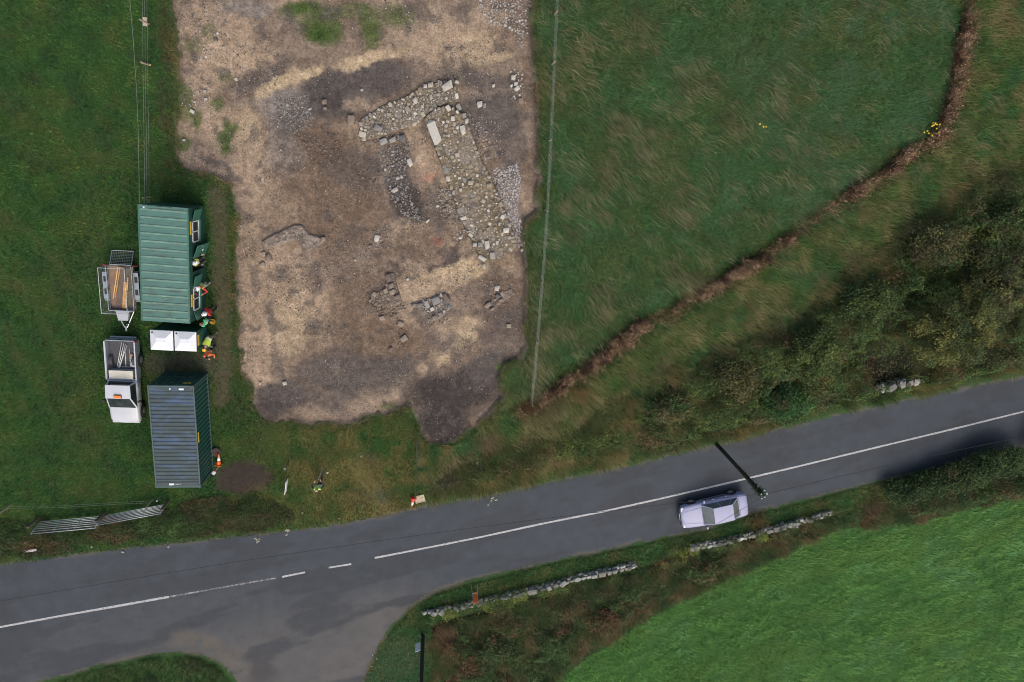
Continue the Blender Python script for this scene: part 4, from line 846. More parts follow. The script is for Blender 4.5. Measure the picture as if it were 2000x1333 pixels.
p = q[i] * fr + q[i + 1] * (1 - fr) + rng.normal(0, .24, (n, 2)); ok = fbm(p[:, 0], p[:, 1], 1.1, 441) > .47; p = p[ok]; n = len(p)
tag(leaves('wall_ivy', np.c_[p, gz(p[:, 0], p[:, 1]) + rng.uniform(.3, .85, n)], rng.uniform(.03, .06, n), pal(n, p[:, 0], p[:, 1], [(.03, .045, .016), (.05, .075, .02), (.13, .13, .025)], .8, 442), kind='stuff'), 'ivy and yellow green moss over the roadside walls', 'ivy')

# ================================================================== cabin and container
GREENP = mat('green_paint', (.028, .125, .088), .5, .16, 3, dirt=((.05, .045, .035), .45))
GREEND = mat('dark_green_paint', (.012, .06, .042), .5, .2, 3)
DARK = mat('dark_interior', (.012, .012, .014), .6, .2, 5); WHITEF = mat('white_frame', (.62, .64, .66), .5, .1, 10)
YEL = mat('yellow_plate', (.62, .40, .03), .5, .12, 12); STEEL = mat('galvanised_steel', (.36, .39, .41), .42, .15, 14, metal=.65); RUB_ = mat('black_rubber', (.018, .018, .019), .8, .25, 12)
GLASS_M, t, b = nodes('glass'); b.inputs['Base Color'].default_value = (.02, .028, .03, 1); b.inputs['Roughness'].default_value = .06; b.inputs['IOR'].default_value = 1.5; b.inputs['Specular IOR Level'].default_value = .8
t.links.new(mixnode(t, ramp(t, noise(t, 2.2, 3), [(.35, 0.), (.65, 1.)]), (.014, .02, .022), (.04, .05, .05)), b.inputs['Base Color'])
GLASS = GLASS_M
# roof of the cabin: rust bleeding from the rib ends
m, t, b = nodes('cabin_roof')
f = noise(t, 1.5, 5, .65); c = mixnode(t, ramp(t, f, [(.3, 0.), (.7, 1.)]), (.05, .137, .11), (.07, .168, .136))
tc = N(t, 'ShaderNodeTexCoord'); mp = N(t, 'ShaderNodeMapping'); mp.inputs['Scale'].default_value = (.55, 5.5, 1); t.links.new(tc.outputs['Object'], mp.inputs[0])
c = mixnode(t, ramp(t, noise(t, 1.6, 6, .7, mp.outputs[0]), [(.52, 0.), (.68, .9)]), c, (.055, .05, .04))
t.links.new(c, b.inputs['Base Color']); b.inputs['Roughness'].default_value = .45; ROOFG = m
cz = gz(-14.265, -4.993)
cab = thing('site_cabin', (-14.265, -4.993, cz), -.092, 'green steel site cabin with ribbed roof, open door and windows', 'cabin')
HB, W2, L2, ZT = .16, 1.22, 3.03, 2.88 - cz
mb = MB(); mb.b2(-W2 + .02, W2 - .02, -L2 + .02, L2 - .02, HB, ZT - .09)
# right wall is opened up below, so the shell is built from slabs
mb = MB(); mb.b2(-W2, -W2 + .05, -L2, L2, HB, ZT - .08).b2(-W2 + .05, W2 - .05, L2 - .05, L2, HB, ZT - .08).b2(-W2 + .05, W2 - .05, -L2, -L2 + .05, HB, ZT - .08)
op = [(2.33, 1.2, 1.2, 2.2), (.36, -.36, .26, 2.25), (-1.2, -2.5, 1.2, 2.2)]        # window, door, window: y1, y0, z0, z1
yy = L2
for (y1, y0, z0, z1) in op:
    mb.b2(W2 - .05, W2, y1, yy, HB, ZT - .08); mb.b2(W2 - .05, W2, y0, y1, z1, ZT - .08); mb.b2(W2 - .05, W2, y0, y1, HB, z0); yy = y0
mb.b2(W2 - .05, W2, -L2, yy, HB, ZT - .08)
mb.build('wall', GREEND, cab, bevel=.006)
bx('floor', mat('cabin_floor', (.09, .08, .07), .8), cab, -W2 + .05, W2 - .05, -L2 + .05, L2 - .05, HB, HB + .1)
for yv in (-2.4, 0, 2.4):
    for xv in (-.9, .9): bx('block', mat('concrete_block', (.3, .29, .27), .9, .2, 8), cab, xv - .22, xv + .22, yv - .11, yv + .11, -.04, HB)
roof = MB().b2(-W2 - .01, W2 + .01, -L2 - .01, L2 + .01, ZT - .08, ZT - .035).build('roof', ROOFG, cab, bevel=.008)
RIB = mat('roof_rib', (.12, .215, .165), .45, .2, 3, dirt=((.08, .085, .065), .6))
for k in range(15):
    yv = -L2 + .2 + k * (2 * L2 - .4) / 14
    MB().add([(-W2 + .06, yv - .06, ZT - .035), (-W2 + .06, yv + .06, ZT - .035), (W2 - .06, yv + .06, ZT - .035), (W2 - .06, yv - .06, ZT - .035), (-W2 + .1, yv - .025, ZT), (-W2 + .1, yv + .025, ZT), (W2 - .1, yv + .025, ZT), (W2 - .1, yv - .025, ZT)],
        [(0, 1, 5, 4), (1, 2, 6, 5), (2, 3, 7, 6), (3, 0, 4, 7), (4, 5, 6, 7), (0, 3, 2, 1)]).build('rib', RIB, roof)
for sgn in (-1, 1): MB().b2(sgn * (W2 - .015) - .03, sgn * (W2 - .015) + .03, -L2 - .012, L2 + .012, ZT - .075, ZT - .012).build('roof_rail', GREENP, roof, bevel=.006)
for (y1, y0) in ((2.33, 1.2), (-1.2, -2.5)):
    wn = MB(); z0, z1 = 1.2, 2.2
    for a in ((y0, y1, z0, z0 + .06), (y0, y1, z1 - .06, z1), (y0, y0 + .06, z0, z1), (y1 - .06, y1, z0, z1), ((y0 + y1) / 2 - .025, (y0 + y1) / 2 + .025, z0, z1)): wn.b2(W2 - .03, W2 + .025, a[0], a[1], a[2] , a[3])
    wo_ = wn.build('window', WHITEF, cab); 
    for s in (0, 1):
        ya, yb_ = (y0 + .06, (y0 + y1) / 2 - .025) if s == 0 else ((y0 + y1) / 2 + .025, y1 - .06)
        bx('pane', GLASS, wo_, W2 - .012, W2 - .002, ya, yb_, z0 + .06, z1 - .06)
    bx('sill', GREENP, wo_, W2 + .002, W2 + .09, y0 - .04, y1 + .04, z0 - .05, z0 - .005)
def shutter(yh, sgn, wdt, ang, name='shutter', z0=1.15, z1=2.25):
    rt = Matrix.Rotation(ang, 3, 'Z'); o = MB().b2(0, .03, 0, sgn * wdt, z0, z1).build(name, GREENP, cab, bevel=.006); o.location = (W2 + .012, yh, 0); o.rotation_euler = (0, 0, ang); return o
shutter(2.36, 1, .6, R(-14)); shutter(-2.53, -1, .48, R(22)); shutter(-1.17, 1, .6, R(-10))
dr_ = shutter(.38, 1, .74, R(-20), 'door', .28, 2.24)
MB().lathe([(.07, 0), (.07, .02), (.055, .025), (.055, .0)], (.045, .4, 1.2), 12, 'x').build('door_ring', WHITEF, dr_)
bx('handle', STEEL, dr_, .032, .07, .62, .66, 1.2, 1.4)
for yv in (2.0, -1.85): bx('yellow_plate', YEL, cab, W2 + .004, W2 + .03, yv - .34, yv + .34, ZT - .42, ZT - .26)
MB().tube([(W2 - .8, L2 - .02, ZT - .03), (W2 - .8 - 1.2, L2 - .04, ZT + .02)], .01).build('roof_cable', DARK, cab)
MB().lathe([(.05, 0), (.05, .08), (.02, .12)], (-W2 + .3, L2 - .1, ZT - .03), 10).build('roof_lamp', WHITEF, cab)

# storage container
m, t, b = nodes('container_roof')
tc = N(t, 'ShaderNodeTexCoord'); mp = N(t, 'ShaderNodeMapping'); mp.inputs['Scale'].default_value = (.8, 2.2, 1); t.links.new(tc.outputs['Object'], mp.inputs[0])
c = mixnode(t, ramp(t, noise(t, .9, 5, .7, mp.outputs[0], .6), [(.48, 0.), (.64, 1.)]), (.028, .046, .049), (.042, .08, .145))
c = mixnode(t, ramp(t, noise(t, 1.3, 5, .7, mp.outputs[0]), [(.58, 0.), (.70, .6)]), c, (.04, .10, .085)); c = mixnode(t, ramp(t, noise(t, 2.6, 6, .75, mp.outputs[0]), [(.62, 0.), (.74, .6)]), c, (.13, .055, .06))
t.links.new(c, b.inputs['Base Color']); b.inputs['Roughness'].default_value = .5; ROOFB = m
bz = gz(-14.954, -14.654)
con = thing('shipping_container', (-14.954, -14.654, bz), -.044, 'dark green shipping container with worn blue corrugated roof', 'container')
ZB = 2.59 - bz
FR = mat('container_frame', (.045, .085, .085), .5, .2, 4, dirt=((.06, .05, .045), .4)); SIDE = mat('container_side', (.016, .075, .058), .5, .2, 2.5, dirt=((.03, .03, .03), .5))
fr = MB()
for sx in (-1, 1):
    for sy in (-1, 1): fr.b2(sx * W2, sx * (W2 - .1), sy * L2, sy * (L2 - .1), .15, ZB - .1)
    fr.b2(sx * W2, sx * (W2 - .07), -L2 + .16, L2 - .16, ZB - .075, ZB - .012); fr.b2(sx * W2, sx * (W2 - .08), -L2 + .16, L2 - .16, .03, .17)
for sy in (-1, 1): fr.b2(-W2 + .16, W2 - .16, sy * L2, sy * (L2 - .09), ZB - .10, ZB - .012); fr.b2(-W2 + .16, W2 - .16, sy * L2, sy * (L2 - .09), .03, .17)
fr.build('frame', FR, con, bevel=.006)
for sx in (-1, 1):
    for sy in (-1, 1):
        for zz in (.0, ZB - .115):
            ca_ = bx('corner_casting', FR, con, sx * (W2 + .004), sx * (W2 - .165), sy * (L2 + .004), sy * (L2 - .175), zz, zz + .118, bevel=.006)
            MB().lathe([(.035, .119), (.03, .1205)], (sx * (W2 - .08), sy * (L2 - .09), zz), 10).build('casting_hole', DARK, ca_)
MB().corr((-W2 + .07, -L2 + .3, ZB - .055), (0, 1, 0), (1, 0, 0), (0, 0, 1), 2 * L2 - .6, 2 * W2 - .14, 24, .026).build('roof_panel', ROOFB, con)
for sy in (-1, 1): bx('roof_plate', ROOFB, con, -W2 + .08, W2 - .08, sy * (L2 - .095), sy * (L2 - .32), ZB - .05, ZB - .02)
MB().corr((W2 - .06, -L2 + .1, .17), (0, 1, 0), (0, 0, 1), (1, 0, 0), 2 * L2 - .2, ZB - .25, 22, .04).build('side_panel', SIDE, con)
MB().corr((-W2 + .06, -L2 + .1, .17), (0, 1, 0), (0, 0, 1), (-1, 0, 0), 2 * L2 - .2, ZB - .25, 22, .04).build('side_panel', SIDE, con)
MB().corr((-W2 + .1, -L2 + .05, .17), (1, 0, 0), (0, 0, 1), (0, -1, 0), 2 * W2 - .2, ZB - .27, 9, .03).build('end_panel', SIDE, con)
for s in (-1, 1):
    dm = MB().b2(s * .01, s * (W2 - .11), L2 - .05, L2 - .01, .18, ZB - .11)
    do = dm.build('door', SIDE, con, bevel=.005)
    for k in range(3): bx('door_rib', SIDE, do, s * .08, s * (W2 - .16), L2 - .009, L2 + .012, .45 + k * .65, .75 + k * .65, bevel=.008)
    for xq in (.3, .78):
        MB().tube([(s * xq, L2 + .04, .2), (s * xq, L2 + .04, ZB - .12)], .022, 8).build('lock_bar', FR, do); bx('lock_handle', FR, do, s * xq, s * (xq - .28), L2 + .045, L2 + .075, 1.05, 1.10)
bx('yellow_plate', YEL, con, .55, .95, L2 + .0215, L2 + .035, ZB - .5, ZB - .32); bx('yellow_plate', YEL, con, W2 + .003, W2 + .02, -.35, .25, ZB - .26, ZB - .14)
for (xa, ya, wa, ha) in ((.42, 2.82, .26, .10), (-.08, 2.83, .07, .08), (-.48, -2.83, .26, .11)): bx('roof_label', WHITEF, con, xa, xa + wa, ya - ha / 2, ya + ha / 2, ZB - .019, ZB - .014)
for k in range(5): bx('roof_label', mat('grey_print', (.3, .3, .3), .6), con, -.18 + k * .07, -.14 + k * .07, -2.87, -2.79, ZB - .019, ZB - .015)

# portable toilets
WHITEP = mat('white_plastic', (.62, .64, .67), .45, .05, 3, dirt=((.5, .5, .47), .4)); GPL = mat('green_plastic', (.012, .07, .05), .5, .18, 4)
def toilet(px, w, d, label):
    c = P(*px, 2.28); z = gz(c.x, c.y); t_ = thing('portable_toilet', (c.x, c.y, z), R(-4.5), label, 'toilet', 'portable toilets between cabin and container')
    MB().b2(-w / 2 + .04, w / 2 - .04, -d / 2 + .04, d / 2 - .04, .1, 2.06).build('body', GPL, t_, bevel=.02)
    for yv in (-d / 2 + .12, d / 2 - .12): bx('skid', DARK, t_, -w / 2, w / 2, yv - .06, yv + .06, -.02, .1)
    for sx in (-1, 1):
        for sy in (-1, 1): bx('corner_post', GPL, t_, sx * (w / 2 - .10), sx * (w / 2 - .005), sy * (d / 2 - .1), sy * (d / 2 - .005), .1, 2.08, bevel=.012)
    r = MB(); e = [(-w / 2 - .01, -d / 2 - .01), (w / 2 + .01, -d / 2 - .01), (w / 2 + .01, d / 2 + .01), (-w / 2 - .01, d / 2 + .01)]
    vs = [(x, y, 2.07) for x, y in e] + [(x, y, 2.13) for x, y in e] + [(x * .42, y * .2 + .06, 2.30) for x, y in e]
    r.add(vs, [(0, 3, 2, 1)] + [(i, (i + 1) % 4, 4 + (i + 1) % 4, 4 + i) for i in range(4)] + [(4 + i, 4 + (i + 1) % 4, 8 + (i + 1) % 4, 8 + i) for i in range(4)] + [(8, 9, 10, 11)])
    ro = r.build('roof', WHITEP, t_, bevel=.015)
    for k in range(4):
        yv = -d / 2 + .12 + k * .11; zz = 2.14 + (k * .11 + .13) / (d / 2) * .13
        MB().tube([(-w / 2 + .1 + k * .05, yv, zz), (w / 2 - .1 - k * .05, yv, zz)], .008, 5).build('roof_ridge', WHITEP, ro)
    MB().lathe([(.05, 0), (.05, .06), (.03, .09)], (-w / 2 + .12, d / 2 - .12, 2.12), 10).build('vent', DARK, t_)
    dr = bx('door', mat('door_green', (.018, .09, .065), .5), t_, w / 2 - .042, w / 2 - .012, -d / 2 + .14, d / 2 - .14, .2, 1.98, bevel=.01)
    bx('handle', WHITEF, dr, w / 2 - .012, w / 2 + .02, -d / 2 + .2, -d / 2 + .24, 1.0, 1.15); bx('yellow_plate', YEL, dr, w / 2 - .012, w / 2 + .004, -.3, .3, 1.62, 1.84)
toilet((314.5, 666), 1.16, 1.10, 'white roofed portable toilet on the left of the pair'); toilet((361, 668), 1.12, 1.08, 'white roofed portable toilet on the right beside the workers')

# ================================================================== vehicles
def mirror_ring(half, x): return [Vector((x, y, z)) for y, z in half] + [Vector((x, -y, z)) for y, z in reversed(half)]
def wheel(parent, x, y, r, w, hub):
    o = MB().lathe([(r * .62, -w / 2), (r * .92, -w / 2), (r, -w / 2 + .03), (r, w / 2 - .03), (r * .92, w / 2), (r * .62, w / 2)], (0, 0, 0), 24, 'y').build('wheel', RUB_, parent, True, loc=(x, y, r))
    MB().lathe([(r * .62, -w / 2 + .012), (r * .55, -w / 2 - .006), (r * .2, -w / 2 - .012), (.01, -w / 2 - .012), (.01, w / 2 + .012), (r * .2, w / 2 + .012), (r * .55, w / 2 + .006), (r * .62, w / 2 - .012)], (0, 0, 0), 20, 'y').build('rim', hub, o, True)
    return o
def quad_pane(name, pts, m, parent, off=.012):
    a = [Vector(p) for p in pts]; nn = (a[1] - a[0]).cross(a[2] - a[0]).normalized(); c = sum(a, Vector()) / len(a)
    if nn.dot(c - Vector((0, 0, .9))) < 0: nn = -nn
    a = [p + nn * off for p in a]; k = len(a); b = [p - nn * .02 for p in a]
    return MB().add(a + b, [tuple(range(k)), tuple(reversed(range(k, 2 * k)))] + [(i, (i + 1) % k, k + (i + 1) % k, k + i) for i in range(k)]).build(name, m, parent)
def body_half(w, zt, zb): return [(.0, zb), (w * .84, zb), (w * .95, zb + .10), (w * .985, zb + .24), (w, (zb + zt) / 2 + .08), (w * .985, zt - .10), (w * .93, zt - .03), (w * .80, zt), (w * .4, zt + .018), (.0, zt + .022)]
def lerp3(a, b, t): return tuple(a[i] * (1 - t) + b[i] * t for i in range(3))
def greenhouse(root, paint, glass, base, roofp, zb, zr, rear=True, doors=(.5,), crown=.03):
    """base / roofp: (x front, x rear, half width front, half width rear)"""
    (bf, br, wf, wr), (rf, rr, vf, vr) = base, roofp
    B = [(bf, wf, zb), (bf, -wf, zb), (br, -wr, zb), (br, wr, zb)]; T = [(rf, vf, zr - .02), (rf, -vf, zr - .02), (rr, -vr, zr - .015), (rr, vr, zr - .015)]
    mb = MB(); mb.add(B + T, [(0, 1, 5, 4), (1, 2, 6, 5), (2, 3, 7, 6), (3, 0, 4, 7), (4, 5, 6, 7)])
    g = mb.build('cabin', paint, root, bevel=.03)
    nx, ny = 7, 7; vs = []; 
    for i in range(nx):
        u = i / (nx - 1); xx = rf + (rr - rf) * u; hw = (vf + (vr - vf) * u) * 1.02
        for j in range(ny):
            v = -1 + 2 * j / (ny - 1); vs.append((xx + (.02 if u == 0 else (-.02 if u == 1 else 0)), hw * v, zr - .02 + crown * (1 - v * v) * (.45 + .55 * math.sin(math.pi * min(1, max(0, u)))) + .008))
    MB().add(vs, [(i * ny + j, i * ny + j + 1, (i + 1) * ny + j + 1, (i + 1) * ny + j) for i in range(nx - 1) for j in range(ny - 1)]).build('roof', paint, root, True)
    def inset(p, q, r, s, e, f):   # quad p q (bottom) r s (top), inset
        P1 = [lerp3(lerp3(p, q, e), lerp3(s, r, e), f), lerp3(lerp3(p, q, 1 - e), lerp3(s, r, 1 - e), f), lerp3(lerp3(p, q, 1 - e), lerp3(s, r, 1 - e), 1 - f * .7), lerp3(lerp3(p, q, e), lerp3(s, r, e), 1 - f * .7)]
        return P1
    quad_pane('windscreen', inset(B[0], B[1], T[1], T[0], .05, .05), glass, root)
    if rear: quad_pane('rear_window', inset(B[2], B[3], T[3], T[2], .07, .08), glass, root)
    for s in (1, -1):
        bs = [(bf, s * wf, zb), (br, s * wr, zb)]; ts = [(rf, s * vf, zr - .02), (rr, s * vr, zr - .015)]; cuts = [0] + list(doors) + [1]
        for a, c in zip(cuts[:-1], cuts[1:]):
            p, q = lerp3(bs[0], bs[1], a), lerp3(bs[0], bs[1], c); r, s_ = lerp3(ts[0], ts[1], c), lerp3(ts[0], ts[1], a)
            quad_pane('side_window', inset(p, q, r, s_, .045, .10), glass, root)
CARP, t, b = nodes('silver_lilac_paint')
f = noise(t, 3, 4); t.links.new(mixnode(t, f, (.25, .262, .385), (.285, .297, .42)), b.inputs['Base Color']); b.inputs['Roughness'].default_value = .4; b.inputs['Specular IOR Level'].default_value = .3; b.inputs['Coat Weight'].default_value = .12; b.inputs['Coat Roughness'].default_value = .08
CARGLASS, t, b = nodes('car_glass'); t.links.new(mixnode(t, noise(t, 1.8, 4), (.05, .06, .058), (.16, .18, .17)), b.inputs['Base Color']); b.inputs['Roughness'].default_value = .04; b.inputs['Specular IOR Level'].default_value = .9
RIMM = mat('alloy_rim', (.3, .31, .33), .4, .15, 12, metal=.6); CHROME = mat('chrome_trim', (.6, .62, .65), .25, .1, 12, metal=.8); LAMPW = mat('lamp_lens', (.55, .58, .58), .12, .1, 30); LAMPR = mat('red_lens', (.38, .025, .02), .2, .15, 30); TRIM = mat('black_trim', (.02, .02, .022), .6, .2, 10)
car = thing('car', (17.47, -21.88, .012), R(11.3) + math.pi, 'parked silver lilac saloon car beside the road edge', 'car')
mb = MB(); rings = []
for (x, w, zt, zb) in ((2.23, .58, .60, .36), (2.17, .72, .66, .26), (2.02, .79, .71, .21), (1.7, .835, .76, .2), (1.2, .86, .81, .2), (.8, .87, .86, .2), (0, .875, .89, .2), (-.9, .87, .90, .2), (-1.5, .86, .91, .2), (-1.9, .83, .905, .21), (-2.1, .79, .88, .26), (-2.2, .70, .82, .36)):
    rings.append(mirror_ring(body_half(w, zt, zb), x))
body = mb.loft(rings).build('body', CARP, car, True)
greenhouse(car, CARP, CARGLASS, (.88, -1.62, .74, .70), (.24, -1.02, .575, .56), .88, 1.39, doors=(.42, .82))
for sx in (1.36, -1.35):
    for sy in (-1, 1):
        MB().lathe([(.37, -.02), (.37, .02), (.33, .022)], (sx, sy * .845, .33), 22, 'y').build('wheel_arch', TRIM, body)
        wheel(car, sx, sy * .80, .31, .2, RIMM)
for s in (-1, 1):
    MB().box((2.08, s * .60, .62), (.20, .26, .13)).build('headlight', LAMPW, body, bevel=.03); MB().box((-2.1, s * .62, .76), (.16, .24, .14)).build('tail_light', LAMPR, body, bevel=.02)
    mr = MB().box((.68, s * .96, .95), (.12, .2, .12)).build('wing_mirror', CARP, car, bevel=.03); MB().tube([(.72, s * .84, .9), (.70, s * .9, .93)], .02, 6).build('mirror_arm', TRIM, mr)
    for k, xh in enumerate((-.1, -.95)): bx('door_handle', CHROME, body, xh, xh + .16, s * .868, s * .885, .74, .77)
    bx('side_moulding', TRIM, body, -1.0, 1.0, s * .872, s * .888, .5, .56)
bx('grille', TRIM, body, 2.17, 2.245, -.32, .32, .5, .62); bx('front_bumper', TRIM, body, 2.12, 2.27, -.66, .66, .33, .44, bevel=.03); bx('rear_bumper', TRIM, body, -2.24, -2.1, -.68, .68, .34, .46, bevel=.03)
bx('number_plate', WHITEF, body, 2.26, 2.28, -.26, .26, .36, .46); bx('number_plate', YEL, body, -2.25, -2.235, -.26, .26, .5, .6)
for s in (-1, 1): MB().tube([(2.0, s * .42, .735), (1.2, s * .52, .838), (.92, s * .58, .872)], .008, 5).build('bonnet_crease', CARP, body)
MB().tube([(.9, -.5, .9), (.75, .15, .99)], .008, 5).build('wiper', TRIM, car); MB().tube([(.9, -.05, .9), (.75, .55, .99)], .008, 5).build('wiper', TRIM, car)
MB().tube([(-1.64, -.66, .925), (-1.64, .66, .925)], .01, 5).build('boot_seam', TRIM, body)

WHP, t, b = nodes('white_truck_paint'); t.links.new(mixnode(t, noise(t, 2, 5), (.42, .44, .47), (.48, .50, .53)), b.inputs['Base Color']); b.inputs['Roughness'].default_value = .35; b.inputs['Coat Weight'].default_value = .3
SIL = mat('silver_side_paint', (.30, .34, .37), .35, .12, 3, metal=.4); BEDM = mat('bed_liner', (.05, .052, .058), .7, .3, 4)
pu = thing('pickup_truck', (-18.0, -11.86, gz(-18., -11.86)), R(-94), 'white pickup truck with open loaded bed parked by the trailer', 'pickup')
rings = []
for (x, w, zt, zb) in ((2.47, .60, .72, .42), (2.40, .74, .82, .36), (2.2, .79, .93, .32), (1.8, .81, .99, .32), (1.35, .815, 1.03, .32), (.9, .82, 1.05, .32), (.2, .82, 1.05, .32), (-.16, .82, 1.05, .32)): rings.append(mirror_ring(body_half(w, zt, zb), x))
pb = MB().loft(rings).build('body', WHP, pu, True)
greenhouse(pu, WHP, GLASS, (1.46, -.12, .78, .75), (.70, -.04, .655, .64), 1.03, 1.62, doors=(), rear=True, crown=.035)
bed = MB()
for s in (-1, 1): bed.b2(-.2, -2.44, s * .82, s * .74, .42, 1.04)
bed.b2(-.2, -.26, -.739, .739, .42, 1.04).b2(-.261, -2.44, -.739, .739, .55, .62)
bedo = bed.build('bed', SIL, pu, bevel=.012)
bx('bed_floor', BEDM, bedo, -.262, -2.42, -.737, .737, .62, .635)
for s in (-1, 1):
    bx('side_rail', WHP, bedo, -.22, -2.42, s * .83, s * .76, 1.041, 1.075, bevel=.01); MB().lathe([(.36, -.1), (.36, .1)], (-1.24, s * .63, .52), 14, 'y').build('wheel_box', BEDM, bedo)
tg = bx('tailgate', SIL, pu, -2.445, -2.5, -.76, .76, .5, 1.02, bevel=.012); bx('tailgate_handle', TRIM, tg, -2.501, -2.515, -.12, .12, .86, .94)
for s in (-1, 1):
    bx('tail_light', LAMPR, pu, -2.38, -2.47, s * .765, s * .835, .76, 1.0, bevel=.01); MB().box((2.36, s * .6, .74), (.16, .26, .14)).build('headlight', LAMPW, pu, bevel=.02)
    mr = MB().box((1.0, s * .97, 1.18), (.1, .18, .2)).build('wing_mirror', TRIM, pu, bevel=.02); MB().tube([(1.08, s * .8, 1.08), (1.02, s * .9, 1.13)], .016, 6).build('mirror_arm', TRIM, mr)
    bx('door_handle', TRIM, pb, .1, .24, s * .815, s * .835, .88, .92)
    for xw in (1.8, -1.24):
        MB().lathe([(.42, -.02), (.42, .02), (.38, .022)], (xw, s * .80, .38), 22, 'y').build('wheel_arch', TRIM, pu); wheel(pu, xw, s * .745, .35, .22, RIMM)
bx('front_bumper', TRIM, pu, 2.4, 2.52, -.72, .72, .38, .54, bevel=.03); bx('rear_bumper', STEEL, pu, -2.5, -2.6, -.7, .7, .42, .5, bevel=.02); bx('grille', TRIM, pu, 2.455, 2.485, -.42, .42, .56, .68); bx('number_plate', WHITEF, pu, 2.521, 2.53, -.26, .26, .42, .52)
AMB = mat('amber_beacon', (.75, .20, .03), .3, .15, 20)
be = bx('beacon', AMB, pu, .50, .66, -.19, .19, 1.66, 1.75, bevel=.015); bx('beacon_base', TRIM, be, .48, .68, -.21, .21, 1.62, 1.66)
MB().tube([(1.4, -.5, 1.05), (1.2, .1, 1.22)], .008, 5).build('wiper', TRIM, pu)
bx('dashboard_paper', WHITEF, pu, 1.29, 1.33, .42, .58, 1.1, 1.12)
bx('chassis', TRIM, pu, -2.3, 2.2, -.45, .45, .28, .5)
pz = Vector(pu.location); prz = pu.rotation_euler.z
def on(root, v): return Matrix.Rotation(root.rotation_euler.z, 4, 'Z') @ Vector(v) + root.location
def placed(name, root, mb, m, label, cat, group=None, bevel=0):
    o = mb.build(name, m, None, bevel=bevel); o.location = root.location; o.rotation_euler = root.rotation_euler; return tag(o, label, cat, group)
tbx = thing('tool_chest', on(pu, (-.53, .03, .637)), prz, 'beige topped tool chest behind the pickup cab', 'chest')
bx('chest', mat('chest_grey', (.28, .30, .30), .5), tbx, -.23, .23, -.64, .62, 0, .46, bevel=.01); bx('lid', mat('chest_lid', (.55, .52, .43), .55, .12, 3), tbx, -.24, .24, -.65, .63, .461, .50, bevel=.01)
bx('latch', STEEL, tbx, -.26, -.231, -.1, .05, .34, .42)
PIPE = mat('white_pipe', (.62, .62, .60), .5, .08, 10); WOODL = mat('pale_timber', (.5, .40, .27), .7, .2, 8)
def pole_in(p0, p1, rad, m, label, group):
    a, c = on(pu, p0), on(pu, p1); o = MB().tube([(0, 0, 0), c - a], rad, 8).build('pole', m, None, True); o.location = a; tag(o, label, 'pole', group)
PG = 'white poles lying in the pickup bed'
for k, (y0, y1) in enumerate(((-.02, -.33), (.10, -.25), (.18, -.16), (.27, -.20))): pole_in((-2.3 + .05 * k, y0, .68 + .02 * (k % 2)), (-.84, y1, .72 + .03 * k), .022, PIPE, ('leftmost', 'second from left', 'third from left', 'rightmost')[k] + ' of the slanted white poles in the pickup bed', PG)
pole_in((-1.75, .14, .66), (-.85, .12, .66), .024, PIPE, 'white pole lying straight in the middle of the pickup bed', None); pole_in((-1.9, .38, .66), (-.86, .36, .66), .024, PIPE, 'white pole beside the brown scrap in the pickup bed', None)
pole_in((-.86, -.3, .70), (-.88, .42, .70), .022, PIPE, 'white pole lying across behind the tool chest', None)
sc_ = MB().box((0, 0, .05), (.5, .16, .06), Matrix.Rotation(.4, 3, 'Z')).build('timber_offcut', mat('brown_offcut', (.34, .2, .09), .8, .25, 8), None); sc_.location = on(pu, (-1.4, .53, .637)); sc_.rotation_euler = (0, 0, prz); tag(sc_, 'brown timber offcut in the pickup bed', 'offcut')
bg_ = thing('white_bag', on(pu, (-1.02, .52, .637)), prz, 'crumpled white bag behind the tool chest', 'bag')
MB().lathe([(.12, 0), (.17, .05), (.15, .12), (.06, .17), (.03, .22)], (0, 0, 0), 9).build('sack', PIPE, bg_, bevel=.0); MB().tube([(0, 0, .2), (.05, .02, .24), (.02, .05, .2)], .012, 5).build('tie', PIPE, bg_)

# trailer
tr = thing('trailer', (-17.5, -6.5, gz(-17.5, -6.5)), R(-93.3), 'grey mesh sided twin axle trailer loaded with boards', 'trailer')
TL, TW, TF, TH = 1.24, .665, .52, 1.70
bx('floor', mat('trailer_floor', (.16, .14, .11), .8, .3, 6), tr, -TL, TL, -TW, TW, TF - .05, TF)
ch = MB()
for s in (-1, 1): ch.b2(-TL, TL, s * TW, s * (TW - .06), TF - .14, TF - .051)
for xq in (-TL + .04, 0, TL - .04): ch.b2(xq - .03, xq + .03, -TW + .06, TW - .06, TF - .14, TF - .051)
ch.build('chassis', STEEL, tr)
fr = MB()
for z in (TF + .32, TH):
    for s in (-1, 1): fr.tube([(-TL, s * TW, z), (TL, s * TW, z)], .02, 6)
    fr.tube([(TL, -TW, z), (TL, TW, z)], .02, 6)
fr.tube([(-TL, -TW, TH), (-TL, TW, TH)], .018, 6)
for xq in (-TL, 0, TL):
    for s in (-1, 1): fr.tube([(xq, s * TW, TF - .1), (xq, s * TW, TH)], .02, 6)
fr.build('cage_frame', STEEL, tr)
def mesh_panel(parent, o, u, v, L_, H_, step=.13, rad=.0022, name='mesh_panel'):
    o, u, v = Vector(o), Vector(u), Vector(v); mb = MB()
    for k in range(1, int(L_ / step)): mb.tube([o + u * k * step, o + u * k * step + v * H_], rad, 3, False)
    for k in range(1, int(H_ / step)): mb.tube([o + v * k * step, o + v * k * step + u * L_], rad, 3, False)
    return mb.build(name, STEEL, parent)
for s in (-1, 1): mesh_panel(tr, (-TL, s * TW, TF + .1), (1, 0, 0), (0, 0, 1), 2 * TL, TH - TF - .1)
mesh_panel(tr, (TL, -TW, TF + .3), (0, 1, 0), (0, 0, 1), 2 * TW, TH - TF - .3)
